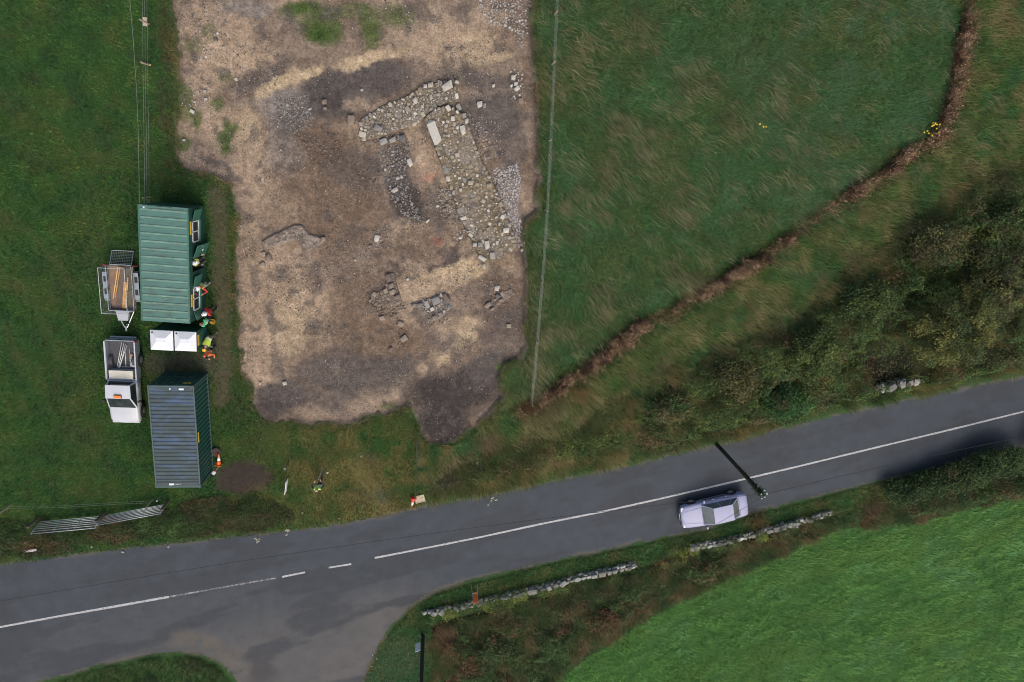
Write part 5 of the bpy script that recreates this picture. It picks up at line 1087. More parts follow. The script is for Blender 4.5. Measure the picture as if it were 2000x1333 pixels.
for s in (-1, 1): bx('side_board', STEEL, tr, -TL + .02, TL - .02, s * (TW - .002), s * (TW - .016), TF, TF + .1)
bx('front_board', STEEL, tr, TL - .016, TL - .002, -TW + .02, TW - .02, TF, TF + .3)
rp = MB()
for a, c in (((-TL - .03, -TW + .1, TF), (-TL - .75, -TW + .1, TF - .40)), ((-TL - .03, TW - .1, TF), (-TL - .75, TW - .1, TF - .40)), ((-TL - .75, -TW + .1, TF - .40), (-TL - .75, TW - .1, TF - .40)), ((-TL - .03, -TW + .1, TF), (-TL - .03, TW - .1, TF))): rp.tube([a, c], .022, 6)
rpo = rp.build('ramp', STEEL, tr); mesh_panel(rpo, (-TL - .03, -TW + .1, TF), Vector((-.72, 0, -.40)).normalized(), (0, 1, 0), .82, 2 * TW - .2, .09, .005, 'ramp_mesh')
for s in (-1, 1):
    mg = MB(); y0, y1 = s * (TW + .02), s * (TW + .27)
    prof = [(-.95, .46), (-.86, .66), (.62, .66), (.78, .50)]
    vs = [(x, y0, z) for x, z in prof] + [(x, y1, z) for x, z in prof]; mg.add(vs + [(v[0], v[1], v[2] - .012) for v in vs], [(i, i + 1, 5 + i, 4 + i) for i in range(3)] + [(8 + i, 12 + i, 13 + i, 9 + i) for i in range(3)])
    mo = mg.build('mudguard', STEEL, tr); 
    for xq in (-.48, .22): bx('tread_plate', TRIM, mo, xq - .16, xq + .16, s * (TW + .06), s * (TW + .22), .662, .668)
    for xw in (-.44, .2): wheel(tr, xw, s * (TW + .14), .28, .17, RIMM)
    MB().tube([(TL, s * TW * .8, TF - .1), (TL + 1.05, s * .06, TF - .12)], .035, 6).build('drawbar', STEEL, tr)
    bx('tail_light', LAMPR, tr, -TL - .02, -TL + .02, s * (TW + .04), s * (TW + .24), .5, .6)
bxm = MB(); bxm.add([(TL + .02, -.36, TF + .02), (TL + .02, .36, TF + .02), (TL + .58, .25, TF + .02), (TL + .58, -.25, TF + .02), (TL + .02, -.36, TF + .22), (TL + .02, .36, TF + .22), (TL + .58, .25, TF + .22), (TL + .58, -.25, TF + .22)], [(0, 3, 2, 1), (4, 5, 6, 7), (0, 1, 5, 4), (1, 2, 6, 5), (2, 3, 7, 6), (3, 0, 4, 7)]).build('front_locker', mat('locker_grey', (.36, .38, .41), .5, .1, 4), tr, bevel=.01)
hc = MB().tube([(TL + .98, 0, TF - .1), (TL + 1.22, 0, TF - .1)], .045, 8).build('hitch', STEEL, tr); MB().lathe([(.055, -.07), (.06, 0), (.03, .05)], (TL + 1.22, 0, TF - .1), 10).build('coupling_head', STEEL, hc)
MB().tube([(TL + .8, .2, TF - .08), (TL + .8, .2, TF + .25)], .025, 6).build('jockey_handle', STEEL, tr); MB().lathe([(.09, -.03), (.1, 0), (.09, .03)], (TL + .8, .2, .11), 12, 'y').build('jockey_wheel', RUB_, tr); MB().tube([(TL + .8, .2, .12), (TL + .8, .2, TF - .05)], .02, 6).build('jockey_post', STEEL, tr)
OSB = mat('brown_board', (.21, .13, .085), .75, .22, 3); OSB2 = mat('grey_brown_board', (.13, .10, .08), .8, .2, 3); TIM = mat('orange_timber', (.50, .27, .09), .7, .25, 7); TIM2 = mat('pale_plank', (.55, .38, .17), .7, .25, 7)
def board(x0, y0, x1, y1, w, th, z, m, label, name='board'):
    L_ = math.hypot(x1 - x0, y1 - y0); a = math.atan2(y1 - y0, x1 - x0)
    o = MB().box((0, 0, th / 2), (L_, w, th)).build(name, m, None, bevel=.004); o.location = on(tr, ((x0 + x1) / 2, (y0 + y1) / 2, z)); o.rotation_euler = (0, 0, tr.rotation_euler.z + a); tag(o, label, 'board', 'boards and timbers on the trailer')
board(-1.18, -.30, 1.16, -.30, .62, .03, TF + .004, OSB, 'wide brown board lying on the trailer left side')
board(-1.18, .42, 1.1, .36, .42, .03, TF + .004, mat('olive_board', (.13, .108, .07), .8, .2, 4), 'dull olive brown board along the trailer right side')
board(-1.17, .16, 1.12, -.22, .30, .03, TF + .06, OSB2, 'grey brown board lying slanted across the trailer')
board(-1.17, -.10, .62, -.48, .06, .05, TF + .05, TIM2, 'thin pale plank beside the slanted board', 'plank'); board(-1.17, .03, .5, -.34, .05, .05, TF + .10, TIM, 'thin orange plank on top of the slanted board', 'plank')
board(-.35, .22, 1.16, .02, .15, .06, TF + .04, TIM, 'orange timber at the front of the trailer', 'plank'); board(-.6, .40, 1.12, .16, .07, .06, TF + .11, TIM2, 'pale knotty plank at the front right of the trailer', 'plank')

# ================================================================== gates, fences, poles
def gate(label, a, b, lean):
    """tubular field gate between two ground points, leaning over slightly"""
    a, b = Vector(a), Vector(b); a.z = gz(a.x, a.y); b.z = gz(b.x, b.y); L_ = (b - a).length; az = math.atan2(b.y - a.y, b.x - a.x)
    g = thing('field_gate', a, az, label, 'gate', 'galvanised field gates by the road'); ln = Vector((0, -math.sin(lean), math.cos(lean)))
    for k, h in enumerate((.16, .30, .45, .62, .80, 1.0, 1.22)): MB().tube([ln * h, ln * h + Vector((L_, 0, 0))], .021 if k < 6 else .026, 8).build('bar', STEEL, g, True)
    for x in (.02, L_ * .34, L_ * .67, L_ - .02): MB().tube([Vector((x, 0, 0)) + ln * .14, Vector((x, 0, 0)) + ln * 1.24], .024 if x in (.02, L_ - .02) else .016, 8).build('upright', STEEL, g, True)
    MB().box(Vector((L_ - .06, -.02, 0)) + ln * .8, (.12, .05, .08)).build('latch', STEEL, g)
gate('left leaf of the galvanised gate pair, tilted outward', (-24.2, -20.57, 0), (-20.58, -20.39, 0), R(12)); gate('right leaf of the galvanised gate pair beside the container', (-20.44, -20.38, 0), (-16.8, -19.82, 0), R(4))
POSTW = mat('weathered_post', (.10, .08, .06), .9, .3, 9, bmp=.4); WIRE = mat('pale_wire', (.28, .30, .28), .5, .1, 12, metal=.2)
for (x, y, lb) in ((-24.28, -20.5, 'dark wooden gatepost at the left end of the gates'), (-20.5, -20.34, 'dark wooden gatepost where the two gates meet'), (-16.72, -19.78, 'dark wooden gatepost beside the container end')):
    g = thing('gatepost', (x, y + .1, gz(x, y)), 0, lb, 'post', 'wooden gateposts'); MB().tube([(0, 0, -.2), (0, 0, 1.15), (0, 0, 1.22)], [.09, .085, .06], 9).build('post', POSTW, g); MB().tube([(0, -.08, .9), (0, -.02, .9)], .03, 6).build('hinge', STEEL, g)
def wire_fence(label, px, posts, heights, netting, rad=.006, postr=.045, ph=1.15, wm=None):
    pts = [P(*p) for p in px]; root = thing('wire_fence', (pts[0].x, pts[0].y, 0), 0, label, 'fence', 'wire fences'); o0 = root.location
    fine = []
    for a, b in zip(pts[:-1], pts[1:]):
        k = max(1, int((b - a).length / 1.0)); fine += [a.lerp(b, i / k) for i in range(k)]
    fine.append(pts[-1])
    for p in fine: p.z = gz(p.x, p.y)
    for h in heights: MB().tube([p + Vector((random.gauss(0, .006), 0, h + random.gauss(0, .008))) - o0 for p in fine], rad, 4).build('wire', wm or WIRE, root)
    for q in posts:
        p = P(*q); p.z = gz(p.x, p.y); MB().tube([p - o0 + Vector((0, 0, -.2)), p - o0 + Vector((0, 0, ph)), p - o0 + Vector((0, 0, ph + .05))], [postr, postr, postr * .6], 7).build('post', POSTP, root)
    if netting:
        mb = MB()
        for a, b in zip(fine[:-1], fine[1:]):
            k = int((b - a).length / .3)
            for i in range(k): p = a.lerp(b, i / k) - o0; mb.tube([p + Vector((0, 0, heights[0])), p + Vector((0, 0, heights[-2]))], rad * .6, 3, False)
        o = mb.build('netting_stay', WIRE, root); o['kind'] = 'stuff'
    return root
POSTP = mat('pale_post', (.30, .25, .18), .85, .25, 9)
wire_fence('long pale wire netting fence between excavation and meadow', [(1088, -60), (1082, 60), (1077, 180), (1071, 300), (1065, 420), (1058, 520), (1050, 620), (1043, 700), (1036, 785)], [(1082, 30), (1077, 127), (1070, 275), (1063, 410), (1054, 545), (1046, 660), (1037, 784)], (.12, .28, .44, .6, .76, .9, 1.1), True, rad=.0028)
wire_fence('three strand wire fence along the left side of the excavation', [(292, -60), (294, 60), (295, 180), (296, 300), (297, 400)], [(292, 48), (294, 128), (296, 385)], (.35, .65, .95), False, rad=.005)
wire_fence('sagging wire across the grass behind the gates', [(20, 985), (120, 984), (220, 978), (300, 974)], [(22, 985), (300, 974)], (.25, .5), False, rad=.0035)
wire_fence('thin wire strung from the excavation corner to the road', [(814, 858), (813, 910), (812, 962)], [(814, 860), (812, 962)], (.3, .6), False, rad=.007, postr=.03, ph=.8, wm=TRIM)
a, c = P(250, -40, 2.5), P(272, 397, 2.86); pts = [a.lerp(c, k / 12) - Vector((0, 0, .35 * math.sin(math.pi * k / 12))) for k in range(13)]
ck = MB().tube([p - a for p in pts], .007, 5).build('overhead_cable', WIRE, None); ck.location = a; tag(ck, 'single pale cable running up the pasture to the cabin roof', 'cable', 'overhead cables')
TIMB = mat('creosote_pole', (.035, .028, .022), .85, .3, 7, bmp=.3)
p1 = P(1400, 868); p1.z = gz(p1.x, p1.y); top1 = P(1488, 965, 6.9)
up = thing('utility_pole', p1, 0, 'ivy clad wooden utility pole leaning over the road near the car', 'utility pole', 'utility poles')
tv = Vector((top1.x, top1.y, 6.9)) - p1
MB().tube([(0, 0, -.3), tv * .5, tv], [.13, .115, .10], 12).build('pole', TIMB, up, True)
MB().tube([tv * .93 + Vector((-.05, .28, 0)), tv * .93 + Vector((.05, -.28, 0))], .03, 6).build('bracket', STEEL, up)
for k, (dx, dy, dz) in enumerate(((.12, .22, .0), (-.1, .05, .1), (.14, -.16, .02), (.04, -.3, -.1), (.3, -.05, -.06), (.2, .1, .12))):
    MB().tube([tv + Vector((0, 0, -.05)), tv + Vector((dx, dy, dz))], .012, 5).build('insulator_arm', STEEL, up); MB().lathe([(.02, 0), (.045, .02), (.03, .05), (.045, .07), (.015, .1)], tv + Vector((dx, dy, dz)), 10).build('insulator', mat('glass_insulator', (.45, .52, .52), .25, .1, 9), up)
n = 2600; tt = 1 - rng.random(n) ** 1.6 * .5; ivp = np.outer(tt, np.array(tv)) + rng.normal(0, .075, (n, 3)) * (0.6 + tt[:, None] ** 4 * .8)
leaves('ivy', ivp, rng.uniform(.025, .05, n), np.clip(np.array([(.02, .036, .014)]) * rng.uniform(.6, 1.6, (n, 1)), 0, 1), up)
def cable(label, a, b, sag, rad=.012):
    a, b = Vector(a), Vector(b); pts = [a.lerp(b, k / 24) - Vector((0, 0, sag * 4 * (k / 24) * (1 - k / 24))) - a for k in range(25)]
    o = MB().tube(pts, rad, 5).build('power_cable', RUB_, None); o.location = a; tag(o, label, 'cable', 'overhead cables')
T1 = p1 + tv
cable('dark overhead cable following the road to the left edge', T1 + Vector((-.1, .05, .1)), P(-260, 1222, 5.8), 1.0); cable('dark overhead cable following the road to the right edge', T1 + Vector((.3, -.05, -.06)), P(2160, 822, 6.6), .25)
p2 = P(826, 1238); p2.z = gz(p2.x, p2.y)
cable('dark overhead cable crossing over the car to the sign pole', T1 + Vector((.04, -.3, -.1)), p2 + Vector((0, 0, 7.4)), .45, .01)
sp = thing('utility_pole', p2, 0, 'dark wooden pole with a white sign at the bottom edge', 'utility pole', 'utility poles')
MB().tube([(0, 0, -.3), (0, 0, 4), (0, 0, 7.6)], [.13, .12, .10], 12).build('pole', TIMB, sp, True)
sg = MB().box((-.30, .06, 1.35), (.34, .03, .80), Matrix.Rotation(.35, 3, 'Z')).build('sign_plate', mat('sign_grey_white', (.62, .66, .70), .45, .06, 6), sp, bevel=.006); MB().box((-.14, .03, 1.15), (.2, .03, .04)).build('sign_bracket', STEEL, sp); MB().box((-.14, .03, 1.55), (.2, .03, .04)).build('sign_bracket', STEEL, sp)
MB().tube([(-.02, .1, .5), (-.15, .14, .42), (-.3, .1, .2)], .008, 5).build('hanging_strap', WHITEF, sp); MB().lathe([(.025, 7.6), (.04, 7.62), (.03, 7.7)], (0, 0, 0), 8).build('insulator', STEEL, sp)

# ================================================================== small site things
ORG = mat('cone_orange', (.72, .12, .025), .5, .15, 9); WHR = mat('cone_white', (.66, .66, .64), .5, .12, 9)
def cone(loc, rot, label, h=.75, red=ORG):
    o = thing('traffic_cone', loc, 0, label, 'traffic cone', 'orange and white traffic cones'); o.rotation_euler = rot
    MB().b2(-.19, .19, -.19, .19, 0, .03).build('base', red, o, bevel=.01)
    r = lambda z: .14 - .115 * (z - .03) / (h - .03)
    for z0, z1, m in ((.03, .3, red), (.3, .56, WHR), (.56, h, red)): MB().lathe([(r(z0), z0), (r(z1), z1)], (0, 0, 0), 16).build('cone_body' if m is red else 'reflective_band', m, o, True)
g = G(430, 904); cone(g + Vector((0, 0, .17)), (R(-81), 0, R(-8)), 'orange and white traffic cone lying beside the shipping container')
g = G(808, 969); cone(g + Vector((0, 0, .17)), (R(96), 0, R(-12)), 'red and white traffic cone lying at the road edge', .72, mat('cone_red', (.62, .05, .03), .5, .15, 9))
g = G(424, 881); ty = thing('tyre', g, 0, 'muddy tyre lying beside the shipping container', 'tyre'); MB().lathe([(.16, .02), (.22, .0), (.28, .03), (.29, .09), (.28, .15), (.22, .18), (.16, .16)], (0, 0, 0), 22).build('tread', mat('muddy_rubber', (.055, .04, .03), .9, .35, 9), ty, True); MB().lathe([(.155, .04), (.155, .14)], (0, 0, 0), 20).build('rim', mat('rusty_rim', (.20, .085, .045), .8, .3, 9), ty)
def spade(a, b, label):
    a, b = G(*a) + Vector((0, 0, .06)), G(*b) + Vector((0, 0, .06)); o = thing('spade', a, 0, label, 'spade'); dv = b - a
    MB().tube([(0, 0, .06), dv * .75 + Vector((0, 0, .02))], .022, 7).build('shaft', mat('tool_wood', (.28, .13, .06), .7, .2, 9), o); MB().tube([Vector((-.06, 0, .06)), Vector((.06, 0, .06))], .02, 6).build('handle', TRIM, o)
    MB().box(dv * .88, (dv.length * .26, .2, .012), Matrix.Rotation(math.atan2(dv.y, dv.x), 3, 'Z')).build('blade', STEEL, o)
spade((434, 903), (417, 925), 'spade with brown shaft lying beside the shipping container')
def sheet(name, m, c, w, d, rz, label, cat, th=.03, tilt=0.):
    g = G(*c); o = thing(name, g + Vector((0, 0, .06)), rz, label, cat); o.rotation_euler = (tilt, 0, rz)
    MB().box((0, 0, th / 2), (w, d, th)).build('panel', m, o, bevel=.004)
    for s in (-1, 1): MB().box((0, s * d * .44, th + .012), (w * .96, .03, .022)).build('batten', m, o)
sheet('plywood_board', mat('plywood', (.42, .35, .24), .8, .15, 4), (820, 973), .62, .52, R(12), 'pale plywood board lying at the road edge beside the cone', 'board')
g = G(564, 940); nb = thing('notice_board', g, R(80), 'white notice board seen edge on at the site entrance', 'notice board')
MB().box((0, 0, .72), (.85, .035, .55)).build('panel', mat('board_white', (.66, .68, .66), .5, .08, 6), nb, bevel=.005)
for s in (-.36, .36): MB().tube([(s, .04, -.2), (s, .04, 1.05)], .03, 6).build('post', POSTW, nb)
MB().tube([(-.36, .05, .5), (-.5, .4, 0)], .02, 6).build('strut', POSTW, nb)
g = G(565, 900); ep = thing('entrance_post', g, 0, 'leaning weathered post with white tape at the entrance', 'post'); MB().tube([(0, 0, -.2), (-.12, -.2, 1.0)], [.045, .035], 7).build('post', POSTW, ep); MB().lathe([(.055, .78), (.055, .9)], (-.1, -.165, 0), 8).build('tape', WHITEF, ep)
g = G(927, 1152); rs = thing('road_sign', g, R(4), 'orange temporary road sign on a metal frame by the stone wall', 'road sign')
MB().box((0, -.02, .58), (.34, .03, .84)).build('panel', mat('sign_orange', (.86, .17, .03), .45, .1, 6), rs, bevel=.006)
for s in (-1, 1):
    MB().tube([(s * .15, .012, 1.0), (s * .16, .02, 0)], .014, 6).build('leg', STEEL, rs); MB().tube([(s * .15, .02, .9), (s * .2, .42, -.16)], .014, 6).build('leg', STEEL, rs)
MB().tube([(-.18, .22, .42), (.18, .22, .42)], .012, 6).build('cross_bar', STEEL, rs)
rs.rotation_euler = (R(18), 0, R(4))
g = G(314, 970); ts_ = thing('metal_stand', g, 0, 'small pale metal stand at the container end', 'stand')
for k in range(3): MB().tube([(0, 0, .5), (.16 * math.cos(k * 2.1 + 1), .16 * math.sin(k * 2.1 + 1), 0)], .014, 6).build('leg', STEEL, ts_)
MB().lathe([(.05, .5), (.05, .56), (.02, .6)], (0, 0, 0), 8).build('head', WHITEF, ts_)
g = G(62, 1073); kb = thing('kerb_block', g, R(5), 'pale concrete block on the bank below the gates', 'block'); MB().box((0, 0, .06), (.7, .16, .16)).build('block', mat('pale_concrete', (.42, .40, .37), .9, .2, 6), kb, bevel=.015); MB().tube([(.3, 0, .14), (.3, 0, .3)], .012, 5).build('lifting_bar', STEEL, kb)
g = G(286, 44); sh_ = MB().box((0, 0, .02), (.22, .42, .03)).build('board_scrap', mat('scrap_board', (.42, .33, .25), .8, .2, 6), None, bevel=.004); sh_.location = g + Vector((0, 0, .1)); sh_.rotation_euler = (.1, .1, -.1); tag(sh_, 'small pale board scrap under the left wire fence', 'board')
g = G(288, 126); s2 = MB().box((0, 0, .02), (.46, .09, .03)).build('board_scrap', mat('scrap_lath', (.45, .36, .14), .8, .2, 6), None, bevel=.004); s2.location = g + Vector((0, 0, .12)); s2.rotation_euler = (0, .1, -.25); tag(s2, 'thin yellow lath lying under the left wire fence', 'lath')
def umbel(px, label, k=7):
    g = G(*px); o = thing('dried_hogweed', g, 0, label, 'dried weed', 'pale dried hogweed at the road edge'); st = MB().tube([(0, 0, -.05), (.02, -.03, .5), (.05, -.06, 1.0)], .012, 5)
    for q in range(k): e = Vector((.05 + random.gauss(0, .13), -.06 + random.gauss(0, .13), random.uniform(.95, 1.15))); st.tube([(.04, -.05, .85), e], .007, 4); MB().lathe([(.005, -.01), (.05, 0), (.03, .015)], e, 7).build('seed_head', mat('dry_umbel', (.34, .31, .22), .85, .2, 20), o)
    st.build('stem', mat('dry_stem', (.28, .23, .15), .85, .2, 20), o)
for q, lb in (((566, 1022), 'tallest pale dried hogweed at the road edge below the notice board'), ((508, 1034), 'dried hogweed hanging over the road left of the tallest one'), ((958, 962), 'dried hogweed at the road edge beneath the boulder')): umbel(q, lb)

# ================================================================== people
SKIN = mat('skin', (.42, .26, .2), .6, .08, 20); HAIRD = mat('dark_hair', (.03, .022, .018), .7, .3, 30); BOOT = mat('brown_boot', (.12, .06, .03), .7, .25, 12)
CLOTH = {}
def cloth(n, c):
    return mat('cloth_' + n, c, .85, .18, 14)
def hivis(name, c, band=(.62, .63, .62)):
    if name in _mats: return _mats[name]
    m, t, b = nodes(name); tc = N(t, 'ShaderNodeTexCoord'); sx = N(t, 'ShaderNodeSeparateXYZ'); t.links.new(tc.outputs['Generated'], sx.inputs[0])
    r = N(t, 'ShaderNodeValToRGB'); r.color_ramp.interpolation = 'CONSTANT'; e = r.color_ramp.elements; e[0].color = (0, 0, 0, 1); e[1].position = .2; e[1].color = (1, 1, 1, 1)
    for p, v in ((.32, 0), (.52, 1), (.64, 0)): q = e.new(p); q.color = (v, v, v, 1)
    t.links.new(sx.outputs[2], r.inputs[0]); t.links.new(mixnode(t, r.outputs[0], c, band), b.inputs['Base Color']); b.inputs['Roughness'].default_value = .7
    _mats[name] = m; return m
def person(label, headpx, face, top, legs, vest=None, helmet=None, hair=HAIRD, pose='stand', armL=None, armR=None, hh=1.0, seed=0, boots=BOOT, zoff=0.0):
    """one skinned body; local axes: +y the way the person faces, +x the person's right"""
    bend = {'stand': .04, 'lean': .35, 'bend': 1.05, 'walk': .08}[pose]
    cb, sb = math.cos(bend), math.sin(bend); Sz = hh
    pel = Vector((0, 0, .93)); 
    def tor(h, x=0, y=0): return pel + Vector((x, sb * h + cb * y, cb * h - sb * y))
    spread = .10; stp = .22 if pose == 'walk' else (.16 if pose == 'bend' else .05)
    J = {'pel': pel, 'wai': tor(.16), 'che': tor(.36), 'nek': tor(.53), 'hd0': tor(.62, 0, .02), 'hd1': tor(.72, 0, .03), 'hd2': tor(.80, 0, .03), 'nos': tor(.685, 0, .12), 'chi': tor(.62, 0, .085)}
    Rr = {'pel': (.15, .11), 'wai': (.145, .10), 'che': (.165, .115), 'nek': (.06, .06), 'hd0': (.072, .078), 'hd1': (.082, .095), 'hd2': (.062, .072), 'nos': (.014, .014), 'chi': (.03, .03)}
    E_ = [('pel', 'wai'), ('wai', 'che'), ('che', 'nek'), ('nek', 'hd0'), ('hd0', 'hd1'), ('hd1', 'hd2'), ('hd1', 'nos'), ('hd0', 'chi')]; part = {}
    for s, sn, arm in ((-1, 'l', armL), (1, 'r', armR)):
        J['hip' + sn] = pel + Vector((s * .095, 0, -.06)); Rr['hip' + sn] = (.095, .1)
        J['kne' + sn] = Vector((s * (spread + .01), s * stp * .6 + .05, .49)); J['ank' + sn] = Vector((s * spread, s * stp - .03, .09)); J['toe' + sn] = Vector((s * (spread + .03), s * stp + .15, .035)); J['hee' + sn] = Vector((s * spread, s * stp - .07, .04))
        Rr['kne' + sn] = (.062, .066); Rr['ank' + sn] = (.045, .048); Rr['toe' + sn] = (.04, .032); Rr['hee' + sn] = (.038, .036)
        sh = tor(.47, s * .17); J['sho' + sn] = sh; Rr['sho' + sn] = (.07, .07)
        el, ha = arm if arm else (Vector((s * .07, -.02, -.28)), Vector((s * .05, .14, -.50)))
        J['elb' + sn] = sh + Vector(el); J['wri' + sn] = sh + Vector(ha); Rr['elb' + sn] = (.046, .046); Rr['wri' + sn] = (.031, .027)
        dv = (J['wri' + sn] - J['elb' + sn]).normalized(); lat = dv.cross(Vector((0, 0, 1))); lat = lat.normalized() if lat.length > .1 else Vector((1, 0, 0)); dn = lat.cross(dv)
        J['pal' + sn] = J['wri' + sn] + dv * .07; Rr['pal' + sn] = (.034, .02)
        E_ += [('pel', 'hip' + sn), ('hip' + sn, 'kne' + sn), ('kne' + sn, 'ank' + sn), ('ank' + sn, 'toe' + sn), ('ank' + sn, 'hee' + sn), ('che', 'sho' + sn), ('sho' + sn, 'elb' + sn), ('elb' + sn, 'wri' + sn), ('wri' + sn, 'pal' + sn)]
        for k, (o_, ln) in enumerate(((-.030, .070), (-.010, .082), (.010, .078), (.030, .062))):
            a = 'fa%d%s' % (k, sn); c = 'fb%d%s' % (k, sn); J[a] = J['pal' + sn] + dv * (.03 + ln * .45) + lat * o_; J[c] = J['pal' + sn] + dv * (.03 + ln * .85) + lat * o_ * 1.05 - dn * .022
            Rr[a] = (.0095, .0095); Rr[c] = (.008, .008); E_ += [('pal' + sn, a), (a, c)]
        J['tha' + sn] = J['wri' + sn] + dv * .05 - lat * s * .045; J['thb' + sn] = J['wri' + sn] + dv * .09 - lat * s * .058; Rr['tha' + sn] = (.011, .011); Rr['thb' + sn] = (.009, .009); E_ += [('wri' + sn, 'tha' + sn), ('tha' + sn, 'thb' + sn)]
    ks = list(J); ix = {k: i for i, k in enumerate(ks)}; me = bpy.data.meshes.new('skel'); me.from_pydata([tuple(J[k]) for k in ks], [(ix[a], ix[b]) for a, b in E_], []); tmp = bpy.data.objects.new('skel', me); COL.objects.link(tmp)
    md = tmp.modifiers.new('skin', 'SKIN'); md.use_smooth_shade = True
    for k in ks: me.skin_vertices[0].data[ix[k]].radius = Rr[k]
    me.skin_vertices[0].data[ix['pel']].use_root = True
    sb_ = tmp.modifiers.new('sub', 'SUBSURF'); sb_.levels = 1; sb_.render_levels = 1
    dg = bpy.context.evaluated_depsgraph_get(); out = bpy.data.meshes.new_from_object(tmp.evaluated_get(dg)); bpy.data.objects.remove(tmp); bpy.data.meshes.remove(me)
    out.name = 'person'
    for m_ in (top, legs, SKIN, boots): out.materials.append(m_)
    segs = [(np.array(J[a]), np.array(J[b]), a, b) for a, b in E_]; co = np.array([p.center for p in out.polygons]); best = np.full(len(co), 1e9); cls = np.zeros(len(co), int)
    for a, b, na, nb_ in segs:
        d_ = b - a; t_ = np.clip(((co - a) @ d_) / max(d_ @ d_, 1e-9), 0, 1); ds = np.linalg.norm(co - a - t_[:, None] * d_, axis=1)
        k3 = nb_[:3]
        m_ = 2 if (nb_ in ('hd0', 'hd1', 'hd2', 'nos', 'chi') or k3 in ('pal', 'fa0', 'fa1', 'fa2', 'fa3', 'fb0', 'fb1', 'fb2', 'fb3', 'tha', 'thb')) else (3 if k3 in ('toe', 'hee') else (1 if k3 in ('hip', 'kne', 'ank') else 0))
        g_ = ds < best; best = np.where(g_, ds, best); cls = np.where(g_, m_, cls)
    out.polygons.foreach_set('material_index', cls.astype(np.int32)); out.update()
    c = P(*headpx, zoff + 1.70 * hh if pose in ('stand', 'walk') else (1.62 * hh if pose == 'lean' else 1.2 * hh))
    hd = J['hd1'] * hh; rz = face; ca, sa = math.cos(rz), math.sin(rz); bx_ = c.x - (ca * hd.x - sa * hd.y); by_ = c.y - (sa * hd.x + ca * hd.y)
    po = bpy.data.objects.new('person', out); link(po); po.location = (bx_, by_, (cz if zoff else gz(bx_, by_)) + zoff); po.rotation_euler = (0, 0, rz); po.scale = (hh,) * 3
    tag(po, label, 'person', 'people working on the site')
    if vest is not None:
        v2 = np.array([v.co for v in out.vertices]); nr = np.array([v.normal for v in out.vertices]); A = np.array(J['pel']); Bv = np.array(J['nek']); ax = (Bv - A) / np.linalg.norm(Bv - A)
        hgt = (v2 - A) @ ax; lat = np.abs(v2[:, 0]); rad = np.linalg.norm(v2 - A - hgt[:, None] * ax, axis=1)
        okv = (hgt > -.02) & (hgt < .53) & (lat < .215) & (rad < .235); fs = [tuple(p.vertices) for p in out.polygons if all(okv[i] for i in p.vertices)]
        us = sorted({i for f in fs for i in f}); rm_ = {i: k for k, i in enumerate(us)}; MBv = MB(); MBv.add([tuple(v2[i] + nr[i] * .016) for i in us], [tuple(rm_[i] for i in f) for f in fs])
        MBv.build('vest', vest, po, True)
    hq = Vector(J['hd1']); up_ = (Vector(J['hd2']) - Vector(J['hd0'])).normalized(); rot = Vector((0, 0, 1)).rotation_difference(up_).to_euler()
    if helmet is not None:
        h_ = MB().lathe([(.135, .0), (.132, .012), (.118, .016), (.116, .05), (.10, .095), (.068, .125), (.02, .137)], (0, 0, 0), 18).build('helmet', helmet, po, True); h_.location = hq + up_ * .035; h_.rotation_euler = rot
        pk_ = MB().box((0, .145, .006), (.16, .07, .012)).build('peak', helmet, h_, bevel=.004)
        MB().b2(-.014, .014, -.10, .10, .098, .142).build('ridge', helmet, h_, bevel=.01)
    else:
        h_ = MB().lathe([(.098, -.02), (.102, .03), (.085, .085), (.045, .112), (.01, .118)], (0, -.012, 0), 14).build('hair', hair, po, True); h_.location = hq + up_ * .015; h_.rotation_euler = rot
    fw = Vector((0, cb, -sb))
    for s in (-1, 1): MB().lathe([(.002, -.01), (.011, 0), (.002, .01)], (0, 0, 0), 8).build('eye', DARK, po, loc=hq + fw * .088 + Vector((s * .032, 0, 0)) - up_ * .012)
    return po
HW = mat('helmet_white', (.70, .72, .74), .35, .05, 10); HY = mat('helmet_yellow', (.72, .42, .03), .35, .1, 10); V3 = Vector
VY = hivis('vest_yellow', (.50, .66, .06)); VG = hivis('vest_green', (.10, .58, .20)); VO = hivis('vest_orange', (.78, .17, .05)); 
NAVY = cloth('navy', (.02, .026, .05)); BLK = cloth('black', (.016, .016, .018)); GRY = cloth('grey', (.11, .105, .10)); RED = cloth('red', (.46, .03, .03)); KHK = cloth('khaki', (.16, .13, .09)); LGR = cloth('pale_grey', (.36, .36, .38)); GRN = cloth('green_jacket', (.04, .40, .18))
person('person in yellow vest and white helmet standing in the cabin doorway', (379, 514), R(-90), BLK, BLK, VY, HW, seed=1, armL=((-.2, .08, -.26), (-.2, .28, -.3)), zoff=.26)
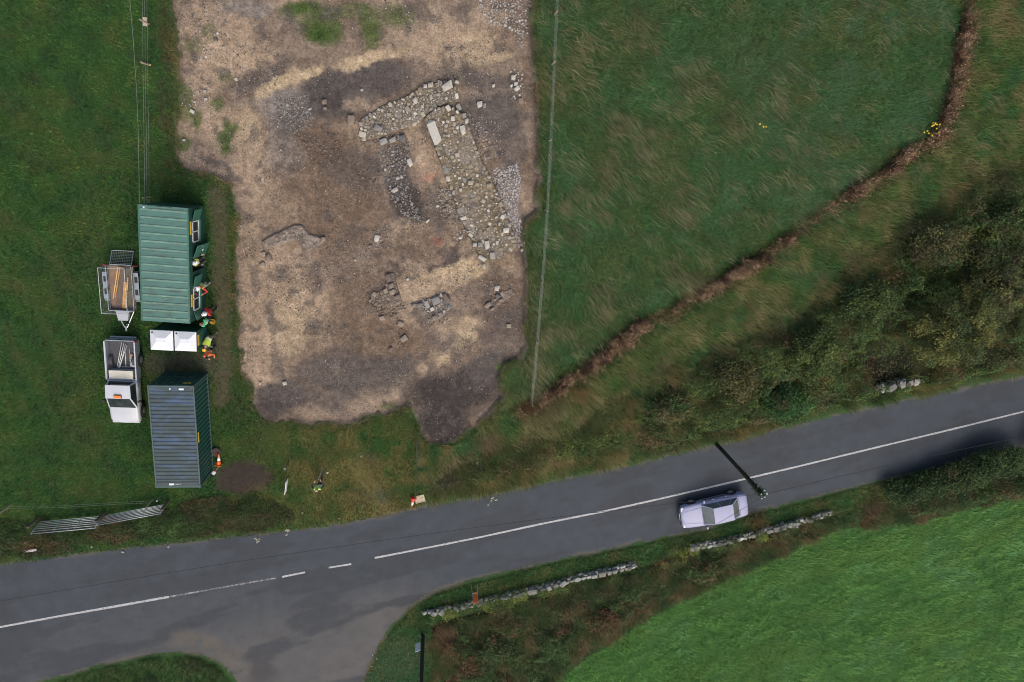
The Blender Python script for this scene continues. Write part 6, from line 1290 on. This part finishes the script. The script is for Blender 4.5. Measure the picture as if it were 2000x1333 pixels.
person('person in yellow vest over red sleeves outside the lower cabin window', (387, 563), R(150), RED, LGR, VY, HW, seed=2, armL=((-.26, .12, -.2), (-.12, .34, -.18)), armR=((.26, .1, -.22), (.16, .32, -.2)))
person('person in red jacket and white helmet beside the toilets', (400, 613), R(120), RED, BLK, None, HW, seed=3, boots=LGR)
person('person in bright green jacket near the toilets', (393, 633), R(70), GRN, NAVY, VG, None, hair=mat('brown_hair', (.16, .08, .05), .7, .2, 30), seed=4, boots=LGR)
person('person in grey bending forward in yellow vest and yellow helmet', (401, 681), R(160), GRY, KHK, VY, HY, pose='bend', seed=5, armL=((-.14, .12, -.28), (-.06, .16, -.5)), armR=((.14, .12, -.28), (.06, .16, -.5)), boots=KHK)
person('dark haired person in orange jacket bending over beside the right toilet', (404, 700), R(195), cloth('orange', (.72, .14, .04)), NAVY, VO, None, pose='lean', seed=6, armL=((-.10, .10, -.26), (-.02, .26, -.40)), armR=((.10, .10, -.26), (.02, .26, -.40)), boots=BLK)
sv = person('person in navy with green and white vest holding a survey staff', (618, 958), R(0), NAVY, NAVY, hivis('vest_lime', (.45, .72, .12), (.72, .74, .72)), None, hair=mat('fair_hair', (.42, .26, .2), .7, .15, 30), pose='walk', seed=7, armL=((-.2, .10, -.24), (-.02, .36, -.14)), armR=((.2, .10, -.24), (.06, .36, -.24)))
g = G(631, 913); stf = thing('survey_staff', g, 0, 'thin white survey staff held upright by the surveyor', 'staff'); MB().tube([(0, 0, 0), (0, 0, 1.75)], .018, 8).build('staff', WHITEF, stf); MB().lathe([(.005, -.03), (.022, .03), (.022, .06)], (0, 0, 0), 8).build('foot', STEEL, stf)
q = P(409, 633, .9); hb = thing('hard_hat', (q.x, q.y, gz(q.x, q.y)), 0, 'yellow bucket on the ground beside the person in green', 'bucket'); hb.name = 'bucket'
MB().lathe([(.11, 0), (.15, .28), (.155, .29), (.145, .29), (.105, .02)], (0, 0, 0), 16).build('pail', HY, hb, True); MB().tube([(-.15, 0, .28), (-.1, .0, .36), (0, 0, .4), (.1, 0, .36), (.15, 0, .28)], .008, 5).build('handle', STEEL, hb)
